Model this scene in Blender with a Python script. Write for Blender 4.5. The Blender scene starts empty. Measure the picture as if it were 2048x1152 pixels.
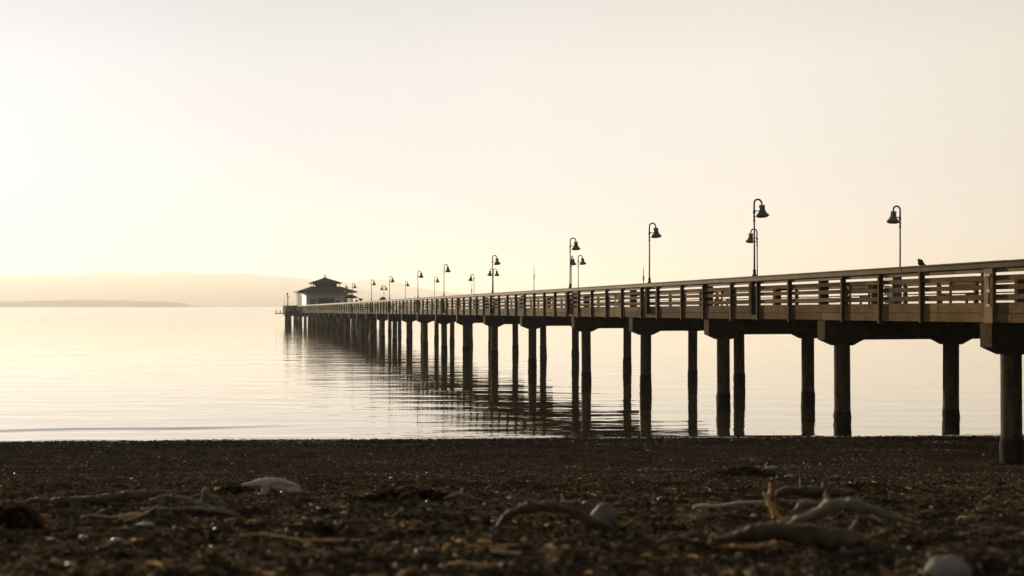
import bpy, bmesh, math, random
import numpy as np
from mathutils import Matrix, Vector, Euler, noise as mnoise

random.seed(7)
RS = np.random.RandomState(11)
SC = bpy.context.scene
COL = SC.collection
F = 2300.0            # focal length in pixels of the 2048-wide photograph
HZ = 612.5            # image row of the horizon
EYE = 4.3             # camera height above the water (z = 0)

# ------------------------------------------------------------------ helpers
def link(o, parent=None):
    COL.objects.link(o)
    if parent is not None:
        o.parent = parent
    return o

def tag(o, label=None, cat=None, group=None, kind=None):
    if label: o['label'] = label
    if cat: o['category'] = cat
    if group: o['group'] = group
    if kind: o['kind'] = kind
    return o

def empty(name, matrix=None):
    o = bpy.data.objects.new(name, None)
    o.empty_display_size = 0.3
    link(o)
    if matrix is not None:
        o.matrix_world = matrix
    return o

class MB:
    """collects shapes, builds one mesh object"""
    def __init__(s):
        s.v = []; s.f = []; s.sm = []; s.tn = []; s.tone = 1.0
    def add(s, vs, fs, smooth=False):
        b = len(s.v)
        s.v += [tuple(p) for p in vs]; s.tn += [s.tone]*len(vs)
        s.f += [tuple(i + b for i in f) for f in fs]
        s.sm += [smooth] * len(fs)
    def box(s, x0, x1, y0, y1, z0, z1):
        vs = [(x0,y0,z0),(x1,y0,z0),(x1,y1,z0),(x0,y1,z0),(x0,y0,z1),(x1,y0,z1),(x1,y1,z1),(x0,y1,z1)]
        s.add(vs, [(0,3,2,1),(4,5,6,7),(0,1,5,4),(1,2,6,5),(2,3,7,6),(3,0,4,7)])
    def cbox(s, c, d, rot=None):
        vs = []
        for i in range(8):
            p = Vector(((i & 1) - .5, ((i >> 1) & 1) - .5, (i >> 2) - .5))
            p = Vector((p.x*d[0], p.y*d[1], p.z*d[2]))
            if rot is not None: p = rot @ p
            vs.append(p + Vector(c))
        s.add(vs, [(0,2,3,1),(4,5,7,6),(0,1,5,4),(1,3,7,5),(3,2,6,7),(2,0,4,6)])
    def lathe(s, prof, n=16, c=(0,0,0), cap=True):
        vs = []; fs = []
        for r, z in prof:
            for k in range(n):
                a = 2*math.pi*k/n
                vs.append((c[0]+r*math.cos(a), c[1]+r*math.sin(a), c[2]+z))
        for i in range(len(prof)-1):
            for k in range(n):
                a = i*n+k; b = i*n+(k+1) % n
                fs.append((a, b, b+n, a+n))
        if cap:
            fs.append(tuple(range(n-1, -1, -1)))
            fs.append(tuple(range((len(prof)-1)*n, len(prof)*n)))
        s.add(vs, fs, True)
    def tube(s, pts, rad, n=10, squash=1.0, jitter=0.0):
        pts = [Vector(p) for p in pts]
        if not hasattr(rad, '__len__'): rad = [rad]*len(pts)
        vs = []; fs = []
        up0 = Vector((0.13, 0.21, 1)).normalized()
        for i, p in enumerate(pts):
            t = (pts[min(i+1, len(pts)-1)] - pts[max(i-1, 0)]).normalized()
            a = t.cross(up0)
            if a.length < .1: a = t.cross(Vector((0, 1, .1)))
            a.normalize(); b = a.cross(t).normalized()
            for k in range(n):
                th = 2*math.pi*k/n
                r = rad[i]*(1+jitter*(random.random()-.5))
                vs.append(p + a*math.cos(th)*r + b*math.sin(th)*r*squash)
        for i in range(len(pts)-1):
            for k in range(n):
                q = i*n+k; w = i*n+(k+1) % n
                fs.append((q, w, w+n, q+n))
        fs.append(tuple(range(n-1, -1, -1)))
        fs.append(tuple(range((len(pts)-1)*n, len(pts)*n)))
        s.add(vs, fs, True)
    def ball(s, c, r, n=12, m=8, rot=None):
        vs = []; fs = []
        for i in range(m+1):
            ph = math.pi*i/m
            for k in range(n):
                th = 2*math.pi*k/n
                p = Vector((r[0]*math.sin(ph)*math.cos(th), r[1]*math.sin(ph)*math.sin(th), r[2]*math.cos(ph)))
                if rot is not None: p = rot @ p
                vs.append(p + Vector(c))
        for i in range(m):
            for k in range(n):
                a = i*n+k; b = i*n+(k+1) % n
                fs.append((a, a+n, b+n, b))
        s.add(vs, fs, True)
    def mesh(s, name, mat):
        me = bpy.data.meshes.new(name)
        me.from_pydata(s.v, [], s.f)
        me.polygons.foreach_set('use_smooth', s.sm)
        at_ = me.attributes.new('tone', 'FLOAT', 'POINT'); at_.data.foreach_set('value', s.tn)
        me.materials.append(mat)
        me.validate(); me.update()
        return me
    def build(s, name, mat, parent=None, loc=None, bevel=0):
        o = bpy.data.objects.new(name, s.mesh(name, mat))
        link(o, parent)
        if loc is not None: o.location = loc
        if bevel:
            b = o.modifiers.new('bevel', 'BEVEL'); b.width = bevel; b.segments = 1; b.limit_method = 'ANGLE'
        return o

def np_mesh(name, V, Fa, mat, smooth=True, tone=None):
    """V (n,3), Fa (m,k) arrays"""
    me = bpy.data.meshes.new(name)
    k = Fa.shape[1]
    me.vertices.add(len(V)); me.vertices.foreach_set('co', np.asarray(V, np.float32).ravel())
    me.loops.add(Fa.size); me.loops.foreach_set('vertex_index', Fa.astype(np.int32).ravel())
    me.polygons.add(len(Fa))
    me.polygons.foreach_set('loop_start', np.arange(0, Fa.size, k, dtype=np.int32))
    me.polygons.foreach_set('loop_total', np.full(len(Fa), k, np.int32))
    me.polygons.foreach_set('use_smooth', np.full(len(Fa), smooth, bool))
    if tone is not None:
        at = me.attributes.new('tone', 'FLOAT', 'POINT'); at.data.foreach_set('value', np.asarray(tone, np.float32))
    me.materials.append(mat)
    me.update(); me.validate()
    return me

def grid_faces(nr, nc):
    i = np.arange(nr-1)[:, None]*nc + np.arange(nc-1)[None, :]
    return np.stack([i, i+1, i+nc+1, i+nc], -1).reshape(-1, 4)

_perm = RS.rand(256, 256)
def vnoise(x, y):
    xi = np.floor(x).astype(int); yi = np.floor(y).astype(int)
    fx = x-xi; fy = y-yi
    fx = fx*fx*(3-2*fx); fy = fy*fy*(3-2*fy)
    g = lambda a, b: _perm[a % 256, b % 256]
    return (g(xi, yi)*(1-fx)+g(xi+1, yi)*fx)*(1-fy)+(g(xi, yi+1)*(1-fx)+g(xi+1, yi+1)*fx)*fy
def fbm(x, y, o=4):
    r = 0; a = .5
    for _ in range(o):
        r = r + a*(vnoise(x, y)-.5); a *= .5; x = x*2.03+17.1; y = y*2.03+5.3
    return r

# ------------------------------------------------------------------ materials
def M(name):
    m = bpy.data.materials.new(name); m.use_nodes = True
    return m, m.node_tree.nodes, m.node_tree.links, m.node_tree.nodes['Principled BSDF']

def mat_noise(name, c0, c1, scale=8, rough=.8, bump=.3, stretch=(1, 1, 1), bscale=None, spec=.3, dist=.01, c2=None):
    m, N, L, P = M(name)
    tc = N.new('ShaderNodeTexCoord'); mp = N.new('ShaderNodeMapping'); mp.inputs['Scale'].default_value = stretch
    L.new(tc.outputs['Object'], mp.inputs['Vector'])
    nz = N.new('ShaderNodeTexNoise'); nz.inputs['Scale'].default_value = scale; nz.inputs['Detail'].default_value = 6; nz.inputs['Roughness'].default_value = .65
    L.new(mp.outputs[0], nz.inputs['Vector'])
    cr = N.new('ShaderNodeValToRGB'); cr.color_ramp.elements[0].position = .32; cr.color_ramp.elements[1].position = .68
    cr.color_ramp.elements[0].color = (*c0, 1); cr.color_ramp.elements[1].color = (*c1, 1)
    if c2:
        e = cr.color_ramp.elements.new(.82); e.color = (*c2, 1)
    L.new(nz.outputs['Fac'], cr.inputs['Fac']); L.new(cr.outputs['Color'], P.inputs['Base Color'])
    P.inputs['Roughness'].default_value = rough; P.inputs['Specular IOR Level'].default_value = spec
    if bump:
        n2 = N.new('ShaderNodeTexNoise'); n2.inputs['Scale'].default_value = bscale or scale*3; n2.inputs['Detail'].default_value = 5
        L.new(mp.outputs[0], n2.inputs['Vector'])
        b = N.new('ShaderNodeBump'); b.inputs['Strength'].default_value = bump; b.inputs['Distance'].default_value = dist
        L.new(n2.outputs['Fac'], b.inputs['Height']); L.new(b.outputs[0], P.inputs['Normal'])
    return m

WOOD = mat_noise('weathered_wood', (.075, .045, .019), (.165, .105, .048), 2.2, .8, .5, (1, 14, 14), 5, .02, .006, (.22, .15, .08))
WOODR = mat_noise('worn_rail_wood', (.085, .053, .022), (.20, .13, .06), 2.2, .7, .4, (1, 14, 14), 5, .07, .006, (.28, .2, .11))
WOODV = mat_noise('post_wood', (.05, .03, .012), (.13, .08, .035), 2.2, .8, .5, (14, 14, 1), 5, .08, .006)
WOODD = mat_noise('dark_weathered_wood', (.045, .03, .014), (.10, .068, .034), 2.2, .85, .5, (1, 6, 6), 5, .2, .006)
DECKW = mat_noise('deck_wood', (.10, .075, .05), (.2, .15, .1), 2, .85, .4, (1, 6, 6), 5, .2, .006)
CREO = mat_noise('dark_concrete', (.04, .027, .013), (.085, .059, .032), 2.5, .85, .5, (1, 1, 1), 9, .02, .012)
PILEM = mat_noise('pile_surface', (.045, .033, .02), (.13, .098, .062), 2.0, .8, .6, (3, 3, .7), 7, .04, .015)
BARN = mat_noise('barnacle_crust', (.012, .011, .008), (.05, .042, .03), 16, .85, 1.0, (1, 1, 1), 30, .06, .03)
LAMPM = mat_noise('dark_rusty_metal', (.02, .012, .009), (.055, .026, .016), 14, .5, .1, spec=.4)
SHADE = mat_noise('lamp_shade_enamel', (.10, .11, .09), (.20, .21, .17), 10, .4, .1, spec=.5)
NECK = mat_noise('lamp_neck_metal', (.3, .28, .22), (.5, .46, .36), 20, .45, .1, spec=.5)
ROOFM = mat_noise('roof_shingle', (.05, .05, .038), (.10, .095, .07), 3, .85, .6, (1, 1, 4), 6, .2, .03)
WALLM = mat_noise('blue_grey_paint', (.76, .84, .87), (.84, .89, .9), 2, .6, .15, (6, 6, 1), 4, .3)
TRIM = mat_noise('pale_trim_paint', (.72, .72, .67), (.82, .8, .75), 3, .6, .1)
DARKIN = mat_noise('brown_shutter', (.10, .075, .04), (.16, .12, .07), 2, .7, .3, (1, 8, 1), 5)
GLASS, _N, _L, _P = M('window_glass'); _P.inputs['Base Color'].default_value = (.03, .035, .035, 1); _P.inputs['Roughness'].default_value = .05
STEEL = mat_noise('grey_steel', (.12, .125, .115), (.2, .2, .18), 5, .5, .1)
DRIFT_W = mat_noise('bleached_driftwood', (.62, .53, .42), (.88, .8, .68), 6, .85, .9, (1, 1, 3), 16, .2, .02)
DRIFT_G = mat_noise('grey_driftwood', (.13, .105, .075), (.36, .295, .215), 5, .8, .7, (1, 1, 1), 16, .25, .015)
DRIFT_B = mat_noise('brown_driftwood', (.07, .048, .029), (.19, .13, .078), 5, .8, .7, (1, 1, 1), 16, .25, .015)
TWIG = mat_noise('tan_twig', (.5, .29, .11), (.8, .52, .24), 10, .75, .4)
ROCKM = mat_noise('beach_stone', (.15, .135, .11), (.33, .29, .24), 5, .7, .6, spec=.3)
PALER = mat_noise('pale_shell_stone', (.5, .45, .38), (.75, .68, .58), 9, .5, .3, spec=.5)
BIRDM = mat_noise('dark_feathers', (.03, .028, .028), (.075, .065, .06), 18, .7, .3)
SKIN = mat_noise('skin', (.35, .2, .14), (.42, .26, .18), 4, .6, 0)
CLOTH_D = mat_noise('dark_clothing', (.03, .033, .05), (.06, .06, .08), 9, .9, .2)
CLOTH_B = mat_noise('blue_clothing', (.09, .11, .17), (.14, .16, .22), 9, .9, .2)
REDM = mat_noise('red_lamp_paint', (.35, .04, .025), (.45, .06, .04), 6, .5, 0)
HILLM = mat_noise('wooded_hill', (.04, .05, .03), (.07, .075, .045), .004, .95, 0, spec=.1)
TREEM = mat_noise('far_trees', (.035, .045, .022), (.065, .07, .035), .06, .95, 0, spec=.1)

def mat_beach():
    m, N, L, P = M('beach_gravel')
    tc = N.new('ShaderNodeTexCoord')
    n1 = N.new('ShaderNodeTexNoise'); n1.inputs['Scale'].default_value = 1.1; n1.inputs['Detail'].default_value = 8; n1.inputs['Roughness'].default_value = .7
    v1 = N.new('ShaderNodeTexVoronoi'); v1.inputs['Scale'].default_value = 26
    v2 = N.new('ShaderNodeTexVoronoi'); v2.inputs['Scale'].default_value = 70
    for n in (n1, v1, v2): L.new(tc.outputs['Object'], n.inputs['Vector'])
    cr = N.new('ShaderNodeValToRGB'); E = cr.color_ramp.elements
    E[0].position = .3; E[0].color = (.028, .02, .012, 1); E[1].position = .75; E[1].color = (.14, .104, .064, 1)
    L.new(n1.outputs['Fac'], cr.inputs['Fac'])
    sp = N.new('ShaderNodeSeparateColor'); L.new(v1.outputs['Color'], sp.inputs[0])
    c2 = N.new('ShaderNodeValToRGB'); E = c2.color_ramp.elements
    E[0].position = .0; E[0].color = (.35, .35, .35, 1); E[1].position = 1; E[1].color = (2.3, 2.2, 2.1, 1)
    e = E.new(.75); e.color = (1, 1, 1, 1)
    L.new(sp.outputs[0], c2.inputs['Fac'])
    mx = N.new('ShaderNodeMix'); mx.data_type = 'RGBA'; mx.blend_type = 'MULTIPLY'; mx.inputs['Factor'].default_value = 1
    L.new(cr.outputs['Color'], mx.inputs[6]); L.new(c2.outputs['Color'], mx.inputs[7])
    L.new(mx.outputs[2], P.inputs['Base Color'])
    # wet strip by the water's edge is shinier
    ge = N.new('ShaderNodeNewGeometry'); sx = N.new('ShaderNodeSeparateXYZ'); L.new(ge.outputs['Position'], sx.inputs[0])
    mr = N.new('ShaderNodeMapRange'); mr.inputs[1].default_value = .02; mr.inputs[2].default_value = .14; mr.inputs[3].default_value = .45; mr.inputs[4].default_value = .85
    L.new(sx.outputs['Z'], mr.inputs[0]); L.new(mr.outputs[0], P.inputs['Roughness'])
    ad = N.new('ShaderNodeMath'); ad.operation = 'ADD'; m2 = N.new('ShaderNodeMath'); m2.operation = 'MULTIPLY'; m2.inputs[1].default_value = .45
    L.new(v2.outputs['Distance'], m2.inputs[0]); L.new(v1.outputs['Distance'], ad.inputs[0]); L.new(m2.outputs[0], ad.inputs[1])
    b = N.new('ShaderNodeBump'); b.invert = True; b.inputs['Strength'].default_value = .9; b.inputs['Distance'].default_value = .03
    L.new(ad.outputs[0], b.inputs['Height']); L.new(b.outputs[0], P.inputs['Normal'])
    P.inputs['Specular IOR Level'].default_value = 0
    return m
BEACHM = mat_beach()

def mat_tone(name, stops, rough, transl=0, spec=.4, shiny=0):
    m, N, L, P = M(name)
    a = N.new('ShaderNodeAttribute'); a.attribute_name = 'tone'
    cr = N.new('ShaderNodeValToRGB'); E = cr.color_ramp.elements
    E[0].position = stops[0][0]; E[0].color = (*stops[0][1], 1); E[1].position = stops[-1][0]; E[1].color = (*stops[-1][1], 1)
    for p, c in stops[1:-1]:
        e = E.new(p); e.color = (*c, 1)
    L.new(a.outputs['Fac'], cr.inputs['Fac']); L.new(cr.outputs['Color'], P.inputs['Base Color'])
    P.inputs['Roughness'].default_value = rough; P.inputs['Specular IOR Level'].default_value = spec
    if shiny:            # a few wet or glassy stones glint
        gl = N.new('ShaderNodeMapRange'); gl.inputs[1].default_value = shiny; gl.inputs[2].default_value = shiny+.01; gl.inputs[3].default_value = 0; gl.inputs[4].default_value = .25
        L.new(a.outputs['Fac'], gl.inputs[0]); L.new(gl.outputs[0], P.inputs['Specular IOR Level'])
        gr = N.new('ShaderNodeMapRange'); gr.inputs[1].default_value = shiny; gr.inputs[2].default_value = shiny+.01; gr.inputs[3].default_value = .9; gr.inputs[4].default_value = .4
        L.new(a.outputs['Fac'], gr.inputs[0]); L.new(gr.outputs[0], P.inputs['Roughness'])
    if transl:
        t = N.new('ShaderNodeBsdfTranslucent'); L.new(cr.outputs['Color'], t.inputs['Color'])
        mx = N.new('ShaderNodeMixShader'); mx.inputs[0].default_value = transl
        L.new(P.outputs[0], mx.inputs[1]); L.new(t.outputs[0], mx.inputs[2])
        L.new(mx.outputs[0], N['Material Output'].inputs['Surface'])
    return m
PEBM = mat_tone('pebble_stone', [(0, (.026, .0195, .0125)), (.6, (.098, .076, .05)), (.92, (.23, .19, .135)), (.99, (.42, .36, .28)), (1, (.5, .44, .36))], .7, 0, 0, .94)
WRACKM = mat_tone('dry_seaweed', [(0, (.024, .016, .0085)), (.6, (.072, .047, .024)), (.88, (.22, .145, .07)), (1, (.55, .37, .18))], .75, .5, .1)

def mat_water():
    m, N, L, P = M('sea_water')
    tc = N.new('ShaderNodeTexCoord')
    def noise(sx, sy, det, dist=0, off=0):
        mp = N.new('ShaderNodeMapping'); mp.inputs['Scale'].default_value = (sx, sy, 1); mp.inputs['Location'].default_value = (off, off*1.7, off); mp.inputs['Rotation'].default_value = (0, 0, .06+off*.01)
        L.new(tc.outputs['Object'], mp.inputs['Vector'])
        n = N.new('ShaderNodeTexNoise'); n.inputs['Scale'].default_value = 1; n.inputs['Detail'].default_value = det; n.inputs['Distortion'].default_value = dist
        L.new(mp.outputs[0], n.inputs['Vector']); return n.outputs['Fac']
    def mul(a, f):
        n = N.new('ShaderNodeMath'); n.operation = 'MULTIPLY'; L.new(a, n.inputs[0])
        if isinstance(f, (int, float)): n.inputs[1].default_value = f
        else: L.new(f, n.inputs[1])
        return n.outputs[0]
    def add(a, b):
        n = N.new('ShaderNodeMath'); n.operation = 'ADD'; L.new(a, n.inputs[0]); L.new(b, n.inputs[1]); return n.outputs[0]
    swell = mul(noise(.14, .52, 1.5, .3), .046)
    rip = mul(noise(1.0, 2.6, 1.5, .4, 3), .0095)
    patch = noise(.02, .05, 2, 0, 9)
    mr = N.new('ShaderNodeMapRange'); mr.inputs[1].default_value = .4; mr.inputs[2].default_value = .65; mr.inputs[3].default_value = .35; mr.inputs[4].default_value = 1.3
    L.new(patch, mr.inputs[0])
    h = add(swell, mul(rip, mr.outputs[0]))
    b = N.new('ShaderNodeBump'); b.inputs['Strength'].default_value = 1; b.inputs['Distance'].default_value = WAVE
    L.new(h, b.inputs['Height']); L.new(b.outputs[0], P.inputs['Normal'])
    P.inputs['Base Color'].default_value = (.10, .072, .03, 1); P.inputs['Roughness'].default_value = .04
    ge = N.new('ShaderNodeNewGeometry'); sx = N.new('ShaderNodeSeparateXYZ'); L.new(ge.outputs['Position'], sx.inputs[0])
    rr = N.new('ShaderNodeMapRange'); rr.inputs[1].default_value = 70; rr.inputs[2].default_value = 700; rr.inputs[3].default_value = .03; rr.inputs[4].default_value = .15
    L.new(sx.outputs['Y'], rr.inputs[0]); L.new(rr.outputs[0], P.inputs['Roughness'])
    P.inputs['Coat Weight'].default_value = .75; P.inputs['Coat IOR'].default_value = 1.5; P.inputs['Coat Tint'].default_value = (1, .95, .84, 1); P.inputs['Specular Tint'].default_value = (1, .95, .85, 1)
    L.new(rr.outputs[0], P.inputs['Coat Roughness']); L.new(b.outputs[0], P.inputs['Coat Normal'])
    P.inputs['IOR'].default_value = 2.4; P.inputs['Specular IOR Level'].default_value = .5
    return m
WAVE = 1.0
WATERM = mat_water()

def toned(m, blotch=.9):
    # every board has its own tone; damp and lichen blotches on top
    N = m.node_tree.nodes; L = m.node_tree.links; P = N['Principled BSDF']
    src = P.inputs['Base Color'].links[0].from_socket
    a = N.new('ShaderNodeAttribute'); a.attribute_name = 'tone'
    tc = N.new('ShaderNodeTexCoord'); n = N.new('ShaderNodeTexNoise'); n.inputs['Scale'].default_value = blotch; n.inputs['Detail'].default_value = 5
    L.new(tc.outputs['Object'], n.inputs['Vector'])
    mr = N.new('ShaderNodeMapRange'); mr.inputs[1].default_value = .3; mr.inputs[2].default_value = .6; mr.inputs[3].default_value = .55; mr.inputs[4].default_value = 1.1
    L.new(n.outputs['Fac'], mr.inputs[0])
    mu = N.new('ShaderNodeMath'); mu.operation = 'MULTIPLY'; L.new(a.outputs['Fac'], mu.inputs[0]); L.new(mr.outputs[0], mu.inputs[1])
    v = N.new('ShaderNodeVectorMath'); v.operation = 'SCALE'; L.new(src, v.inputs[0]); L.new(mu.outputs[0], v.inputs['Scale'])
    L.new(v.outputs[0], P.inputs['Base Color'])
toned(WOOD); toned(WOODV, 1.4); toned(WOODR)

# ------------------------------------------------------------------ terrain
def waterline(x): return 37.2 + .05*x
def beach_z(x, y, rough=True):
    x = np.asarray(x, float); y = np.asarray(y, float)
    s = waterline(np.clip(x, -40, 40)) - y
    low = np.where(s < 0, s*.09, s*.016)
    up = 3.72 - .1225*np.clip(y, 0, 40)
    up = np.where(y < 0, 3.72 + np.minimum(-y*.06, 1.0), up)
    k = .25
    h = np.clip(.5+.5*(up-low)/k, 0, 1)
    z = low*(1-h)+up*h + k*h*(1-h)*.5
    if rough:
        fg = np.clip((27-y)/10, 0, 1)
        z = z + fg*(.17*fbm(x*.8, y*1.2, 4) + .15*fbm(x*3.7+9, y*3.7, 3))
        z = z + .03*fbm(x*.45+3, y*.8, 3)*np.clip(s/2, 0, 1) + .012*fbm(x*9, y*9, 2)
    return z

def gp(px, py):
    """ground point under a pixel of the photograph"""
    d = np.arange(2.5, 60, .02)
    X = (px-1024)/F*d; Z = EYE-(py-HZ)/F*d
    k = np.argmax(Z <= beach_z(X, d))
    return Vector((float(X[k]), float(d[k]), float(beach_z(X[k], d[k]))))
def at(px, py, d):
    return Vector(((px-1024)/F*d, d, EYE-(py-HZ)/F*d))

def grow(start, step, ratio, end):
    r = []; p = start
    while abs(p-start) < abs(end-start):
        step *= ratio; p += step; r.append(p)
    return r
xs = np.arange(-19, 22, .085)
xs = np.concatenate([np.array(grow(-19, -.085, 1.13, -320))[::-1], xs, grow(xs[-1], .085, 1.13, 320)])
ys = np.arange(4.2, 41, .085)
ys = np.concatenate([np.array(grow(4.2, -.085, 1.13, -120))[::-1], ys, grow(ys[-1], .085, 1.2, 75)])
Xg, Yg = np.meshgrid(xs, ys)
Zg = beach_z(Xg, Yg)
o = bpy.data.objects.new('beach', np_mesh('beach', np.stack([Xg, Yg, Zg], -1).reshape(-1, 3), grid_faces(len(ys), len(xs)), BEACHM))
link(o); tag(o, 'dark gravel beach sloping down to the calm water', 'beach', kind='structure')

# water sheet
wx = np.arange(-40, 41, .4); wx = np.concatenate([np.array(grow(-40, -.4, 1.15, -16000))[::-1], wx, grow(40.4, .4, 1.15, 16000)])
wy = np.arange(33, 60, .1); wy = np.concatenate([wy, grow(60, .1, 1.06, 17000)])
Xw, Yw = np.meshgrid(wx, wy)
crest = 40.0 + .19*(Xw+16) + .25*np.sin(Xw*.7)
amp = .045*np.clip((-6.5-Xw)/5, 0, 1)*np.clip((Xw+60)/20, 0, 1)
Zw = amp*np.exp(-((Yw-crest)/.32)**2) - .3*amp*np.exp(-((Yw-crest+.75)/.5)**2)
Zw += .035*np.exp(-((Yw-(waterline(Xw)+.7+.3*np.sin(Xw*.55)))/.22)**2)*np.clip(vnoise(Xw*.35, Yw*0+3)*2-.7, 0, 1)*(np.abs(Xw) < 60)
o = bpy.data.objects.new('water', np_mesh('water', np.stack([Xw, Yw, Zw], -1).reshape(-1, 3), grid_faces(len(wy), len(wx)), WATERM))
link(o); tag(o, 'calm pale sea reflecting the bright sky', 'sea', kind='structure')

# ------------------------------------------------------------------ far hills
def ridge(name, prof, dist, depth, seed, label, amp):
    """prof: (px, height px) of the skyline; a ridge with a front and back slope"""
    px = np.array([p[0] for p in prof], float); hp = np.array([p[1] for p in prof], float)
    n = 420; c = np.linspace(px[0], px[-1], n)
    top = np.interp(c, px, hp)
    top = top + (np.interp(c, px, np.minimum(hp, 30))/30)*amp*(fbm(c*.022+seed, c*0+seed, 6)*1.6)
    rows = 26; V = []
    for j in range(rows):
        t = j/(rows-1)                     # 0 front shore .. 1 back
        prof_h = math.sin(math.pi*min(t*1.05, 1))**.75 if t < 1 else 0
        d = dist - depth*.5 + depth*t
        X = (c-1024)/F*dist + (c*0)
        rel = np.maximum(top, 0)/F*dist*prof_h*(1+.25*fbm(c*.02+seed*3, c*0+t*5, 4)*(0 if abs(t-.476) < .03 else 1))
        V.append(np.stack([X, c*0+d, rel-1.5*(rel < .8)], -1))
    me = np_mesh(name, np.concatenate(V), grid_faces(rows, n), HILLM)
    o = bpy.data.objects.new(name, me); link(o); tag(o, label, 'hills', kind='structure'); return o
ridge('hills', [(-2200, 30), (-1200, 55), (-600, 78), (-250, 66), (0, 62), (60, 60), (120, 62), (200, 68), (280, 67), (350, 67), (430, 66), (520, 65), (580, 60), (620, 54), (680, 46), (760, 30), (840, 14), (900, 0)],
      10800, 2600, 1.3, 'long hazy ridge across the water on the left', 3)
ridge('hills', [(560, 0), (630, 30), (680, 44), (715, 49), (742, 54), (770, 53), (800, 45), (830, 37), (880, 30), (940, 26), (1000, 24), (1100, 17), (1200, 12), (1400, 7), (1700, 5), (2100, 8), (2600, 12)],
      13000, 2200, 5.1, 'paler hazy hills behind the lamp posts', 1.2)
ridge('headland', [(-900, 18), (-500, 16), (-200, 14), (0, 11), (60, 12.5), (150, 14), (250, 13), (330, 10.5), (362, 8), (376, 3), (412, 1.8), (425, 0)],
      5600, 500, 9.7, 'low dark headland at the water on the far left', 1.2)
ridge('headland', [(350, 0), (372, 4), (400, 4.5), (425, 2), (450, .8), (480, 0)],
      7600, 400, 4.4, 'pale low spit beside the dark headland', 1)
# wood on the headland: one mass of conifer-like crowns
V = []; Fc = []; b = 0
for i in range(1100):
    pxx = random.uniform(-700, 362); dd = 5600+random.uniform(-190, 120)
    X = (pxx-1024)/F*5600
    base = np.interp(pxx, [-700, 0, 60, 150, 250, 330, 362], [16, 10, 12, 13.5, 12.5, 10, 7])/F*5600*(.8 if abs(dd-5600) < 120 else .5)
    hgt = random.choice((4, 5, 6, 7, 9, 13))*random.uniform(.8, 1.3)*(1.35 if pxx > 335 and random.random() < .4 else 1); r = random.uniform(3.5, 7)
    prof = ((r*.7, 0), (r, .25), (r*.8, .6), (r*.35, .88), (.2, 1))
    for q, (rr, zz) in enumerate(prof):
        for k in range(6):
            a = k*math.pi/3+random.uniform(-.3, .3)
            V.append((X+rr*random.uniform(.75, 1.2)*math.cos(a), dd+rr*math.sin(a), base-3+zz*hgt+(random.uniform(-.6, .6))))
    for q in range(4):
        for k in range(6):
            Fc.append((b+q*6+k, b+q*6+(k+1) % 6, b+q*6+6+(k+1) % 6, b+q*6+6+k))
    b += 30
o = bpy.data.objects.new('forest', np_mesh('forest', np.array(V), np.array(Fc), TREEM))
link(o); tag(o, 'far wood covering the low headland', 'forest', kind='stuff')

# ------------------------------------------------------------------ pier frame
P0 = Vector((12.96, 29.1)); KX = -.267
TL = math.hypot(KX, 1); T2 = Vector((KX/TL, 1/TL)); N2 = Vector((1/TL, -KX/TL))
SLOPE = .0043
PIERM = Matrix.Translation((P0.x, P0.y, 3.88)) @ Matrix.Rotation(math.atan2(T2.y, T2.x), 4, 'Z') @ Matrix.Rotation(SLOPE, 4, 'Y')
WID = 8.2
FARL = -6.3           # line of the lamps on the far half of the deck
def u_of_d(d): return (d-P0.y)/T2.y
def u_of_px(px, y):
    """distance along the pier where the line at local y crosses the pixel column"""
    r = (px-1024)/F
    return (r*(P0.y-y*N2.y) - P0.x + y*N2.x)/(T2.x-r*T2.y)
def pt(u, y, z=0): return PIERM @ Vector((u, y, z))
pier = empty('pier', PIERM)
tag(pier, 'long wooden pier on pairs of thick piles running out over the water', 'pier')

U0, U1 = u_of_d(3.0), u_of_d(255.0)
# deck planks and stringers (local x along the pier toward the sea, local y = 0 the outer near face, -WID the far face)
mb = MB()
u = U0
while u < U1:
    w = .28
    mb.box(u, u+w-.012, -WID+.05, -.05, .40, .45+random.uniform(-.003, .003)); u += w
mb.build('deck', DECKW, pier)
mb = MB()
for yy in (-.55, -1.97, -3.4, -4.8, -6.2, -7.65):
    mb.box(U0, U1, yy-.1, yy+.1, .0, .395)
mb.build('stringer', CREO, pier)

def boards(mb, u0, u1, y0, y1, z0, z1, length=4.6, wob=.004):
    u = u0-random.uniform(0, length*.8)
    while u < u1:
        a = max(u, u0); b = min(u+length, u1)-.006
        if b > a+.05:
            dz = random.uniform(-wob, wob); dy = random.uniform(-wob, wob)
            mb.tone = random.choice((.62, .8, .9, 1, 1, 1.1, 1.25, 1.45))*random.uniform(.92, 1.08)
            mb.box(a, b, y0+dy, y1+dy, z0+dz, z1+dz)
        u += length
def side_y(side, a, b):
    """outward offsets from the face of one side"""
    return (a, b) if side == 0 else (-WID-b, -WID-a)
FASC = []
for side in (0, 1):
    a, b = side_y(side, -.05, 0)
    mb = MB(); boards(mb, U0, U1, a, b, 0, .243, 4.7, .005); boards(mb, U0, U1, a, b, .25, .52, 4.7, .005)
    mb.build('fascia', WOOD, pier, bevel=.006)

bent_px = [1960, 1635, 1408, 1258, 1143, 1040, 967, 912, 870]
bent_u = [u_of_px(p, 0) for p in bent_px]
while bent_u[-1] < U1-10: bent_u.append(bent_u[-1]+9.25)
bent_u = [bent_u[0]-8.6*2, bent_u[0]-8.6] + bent_u
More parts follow.
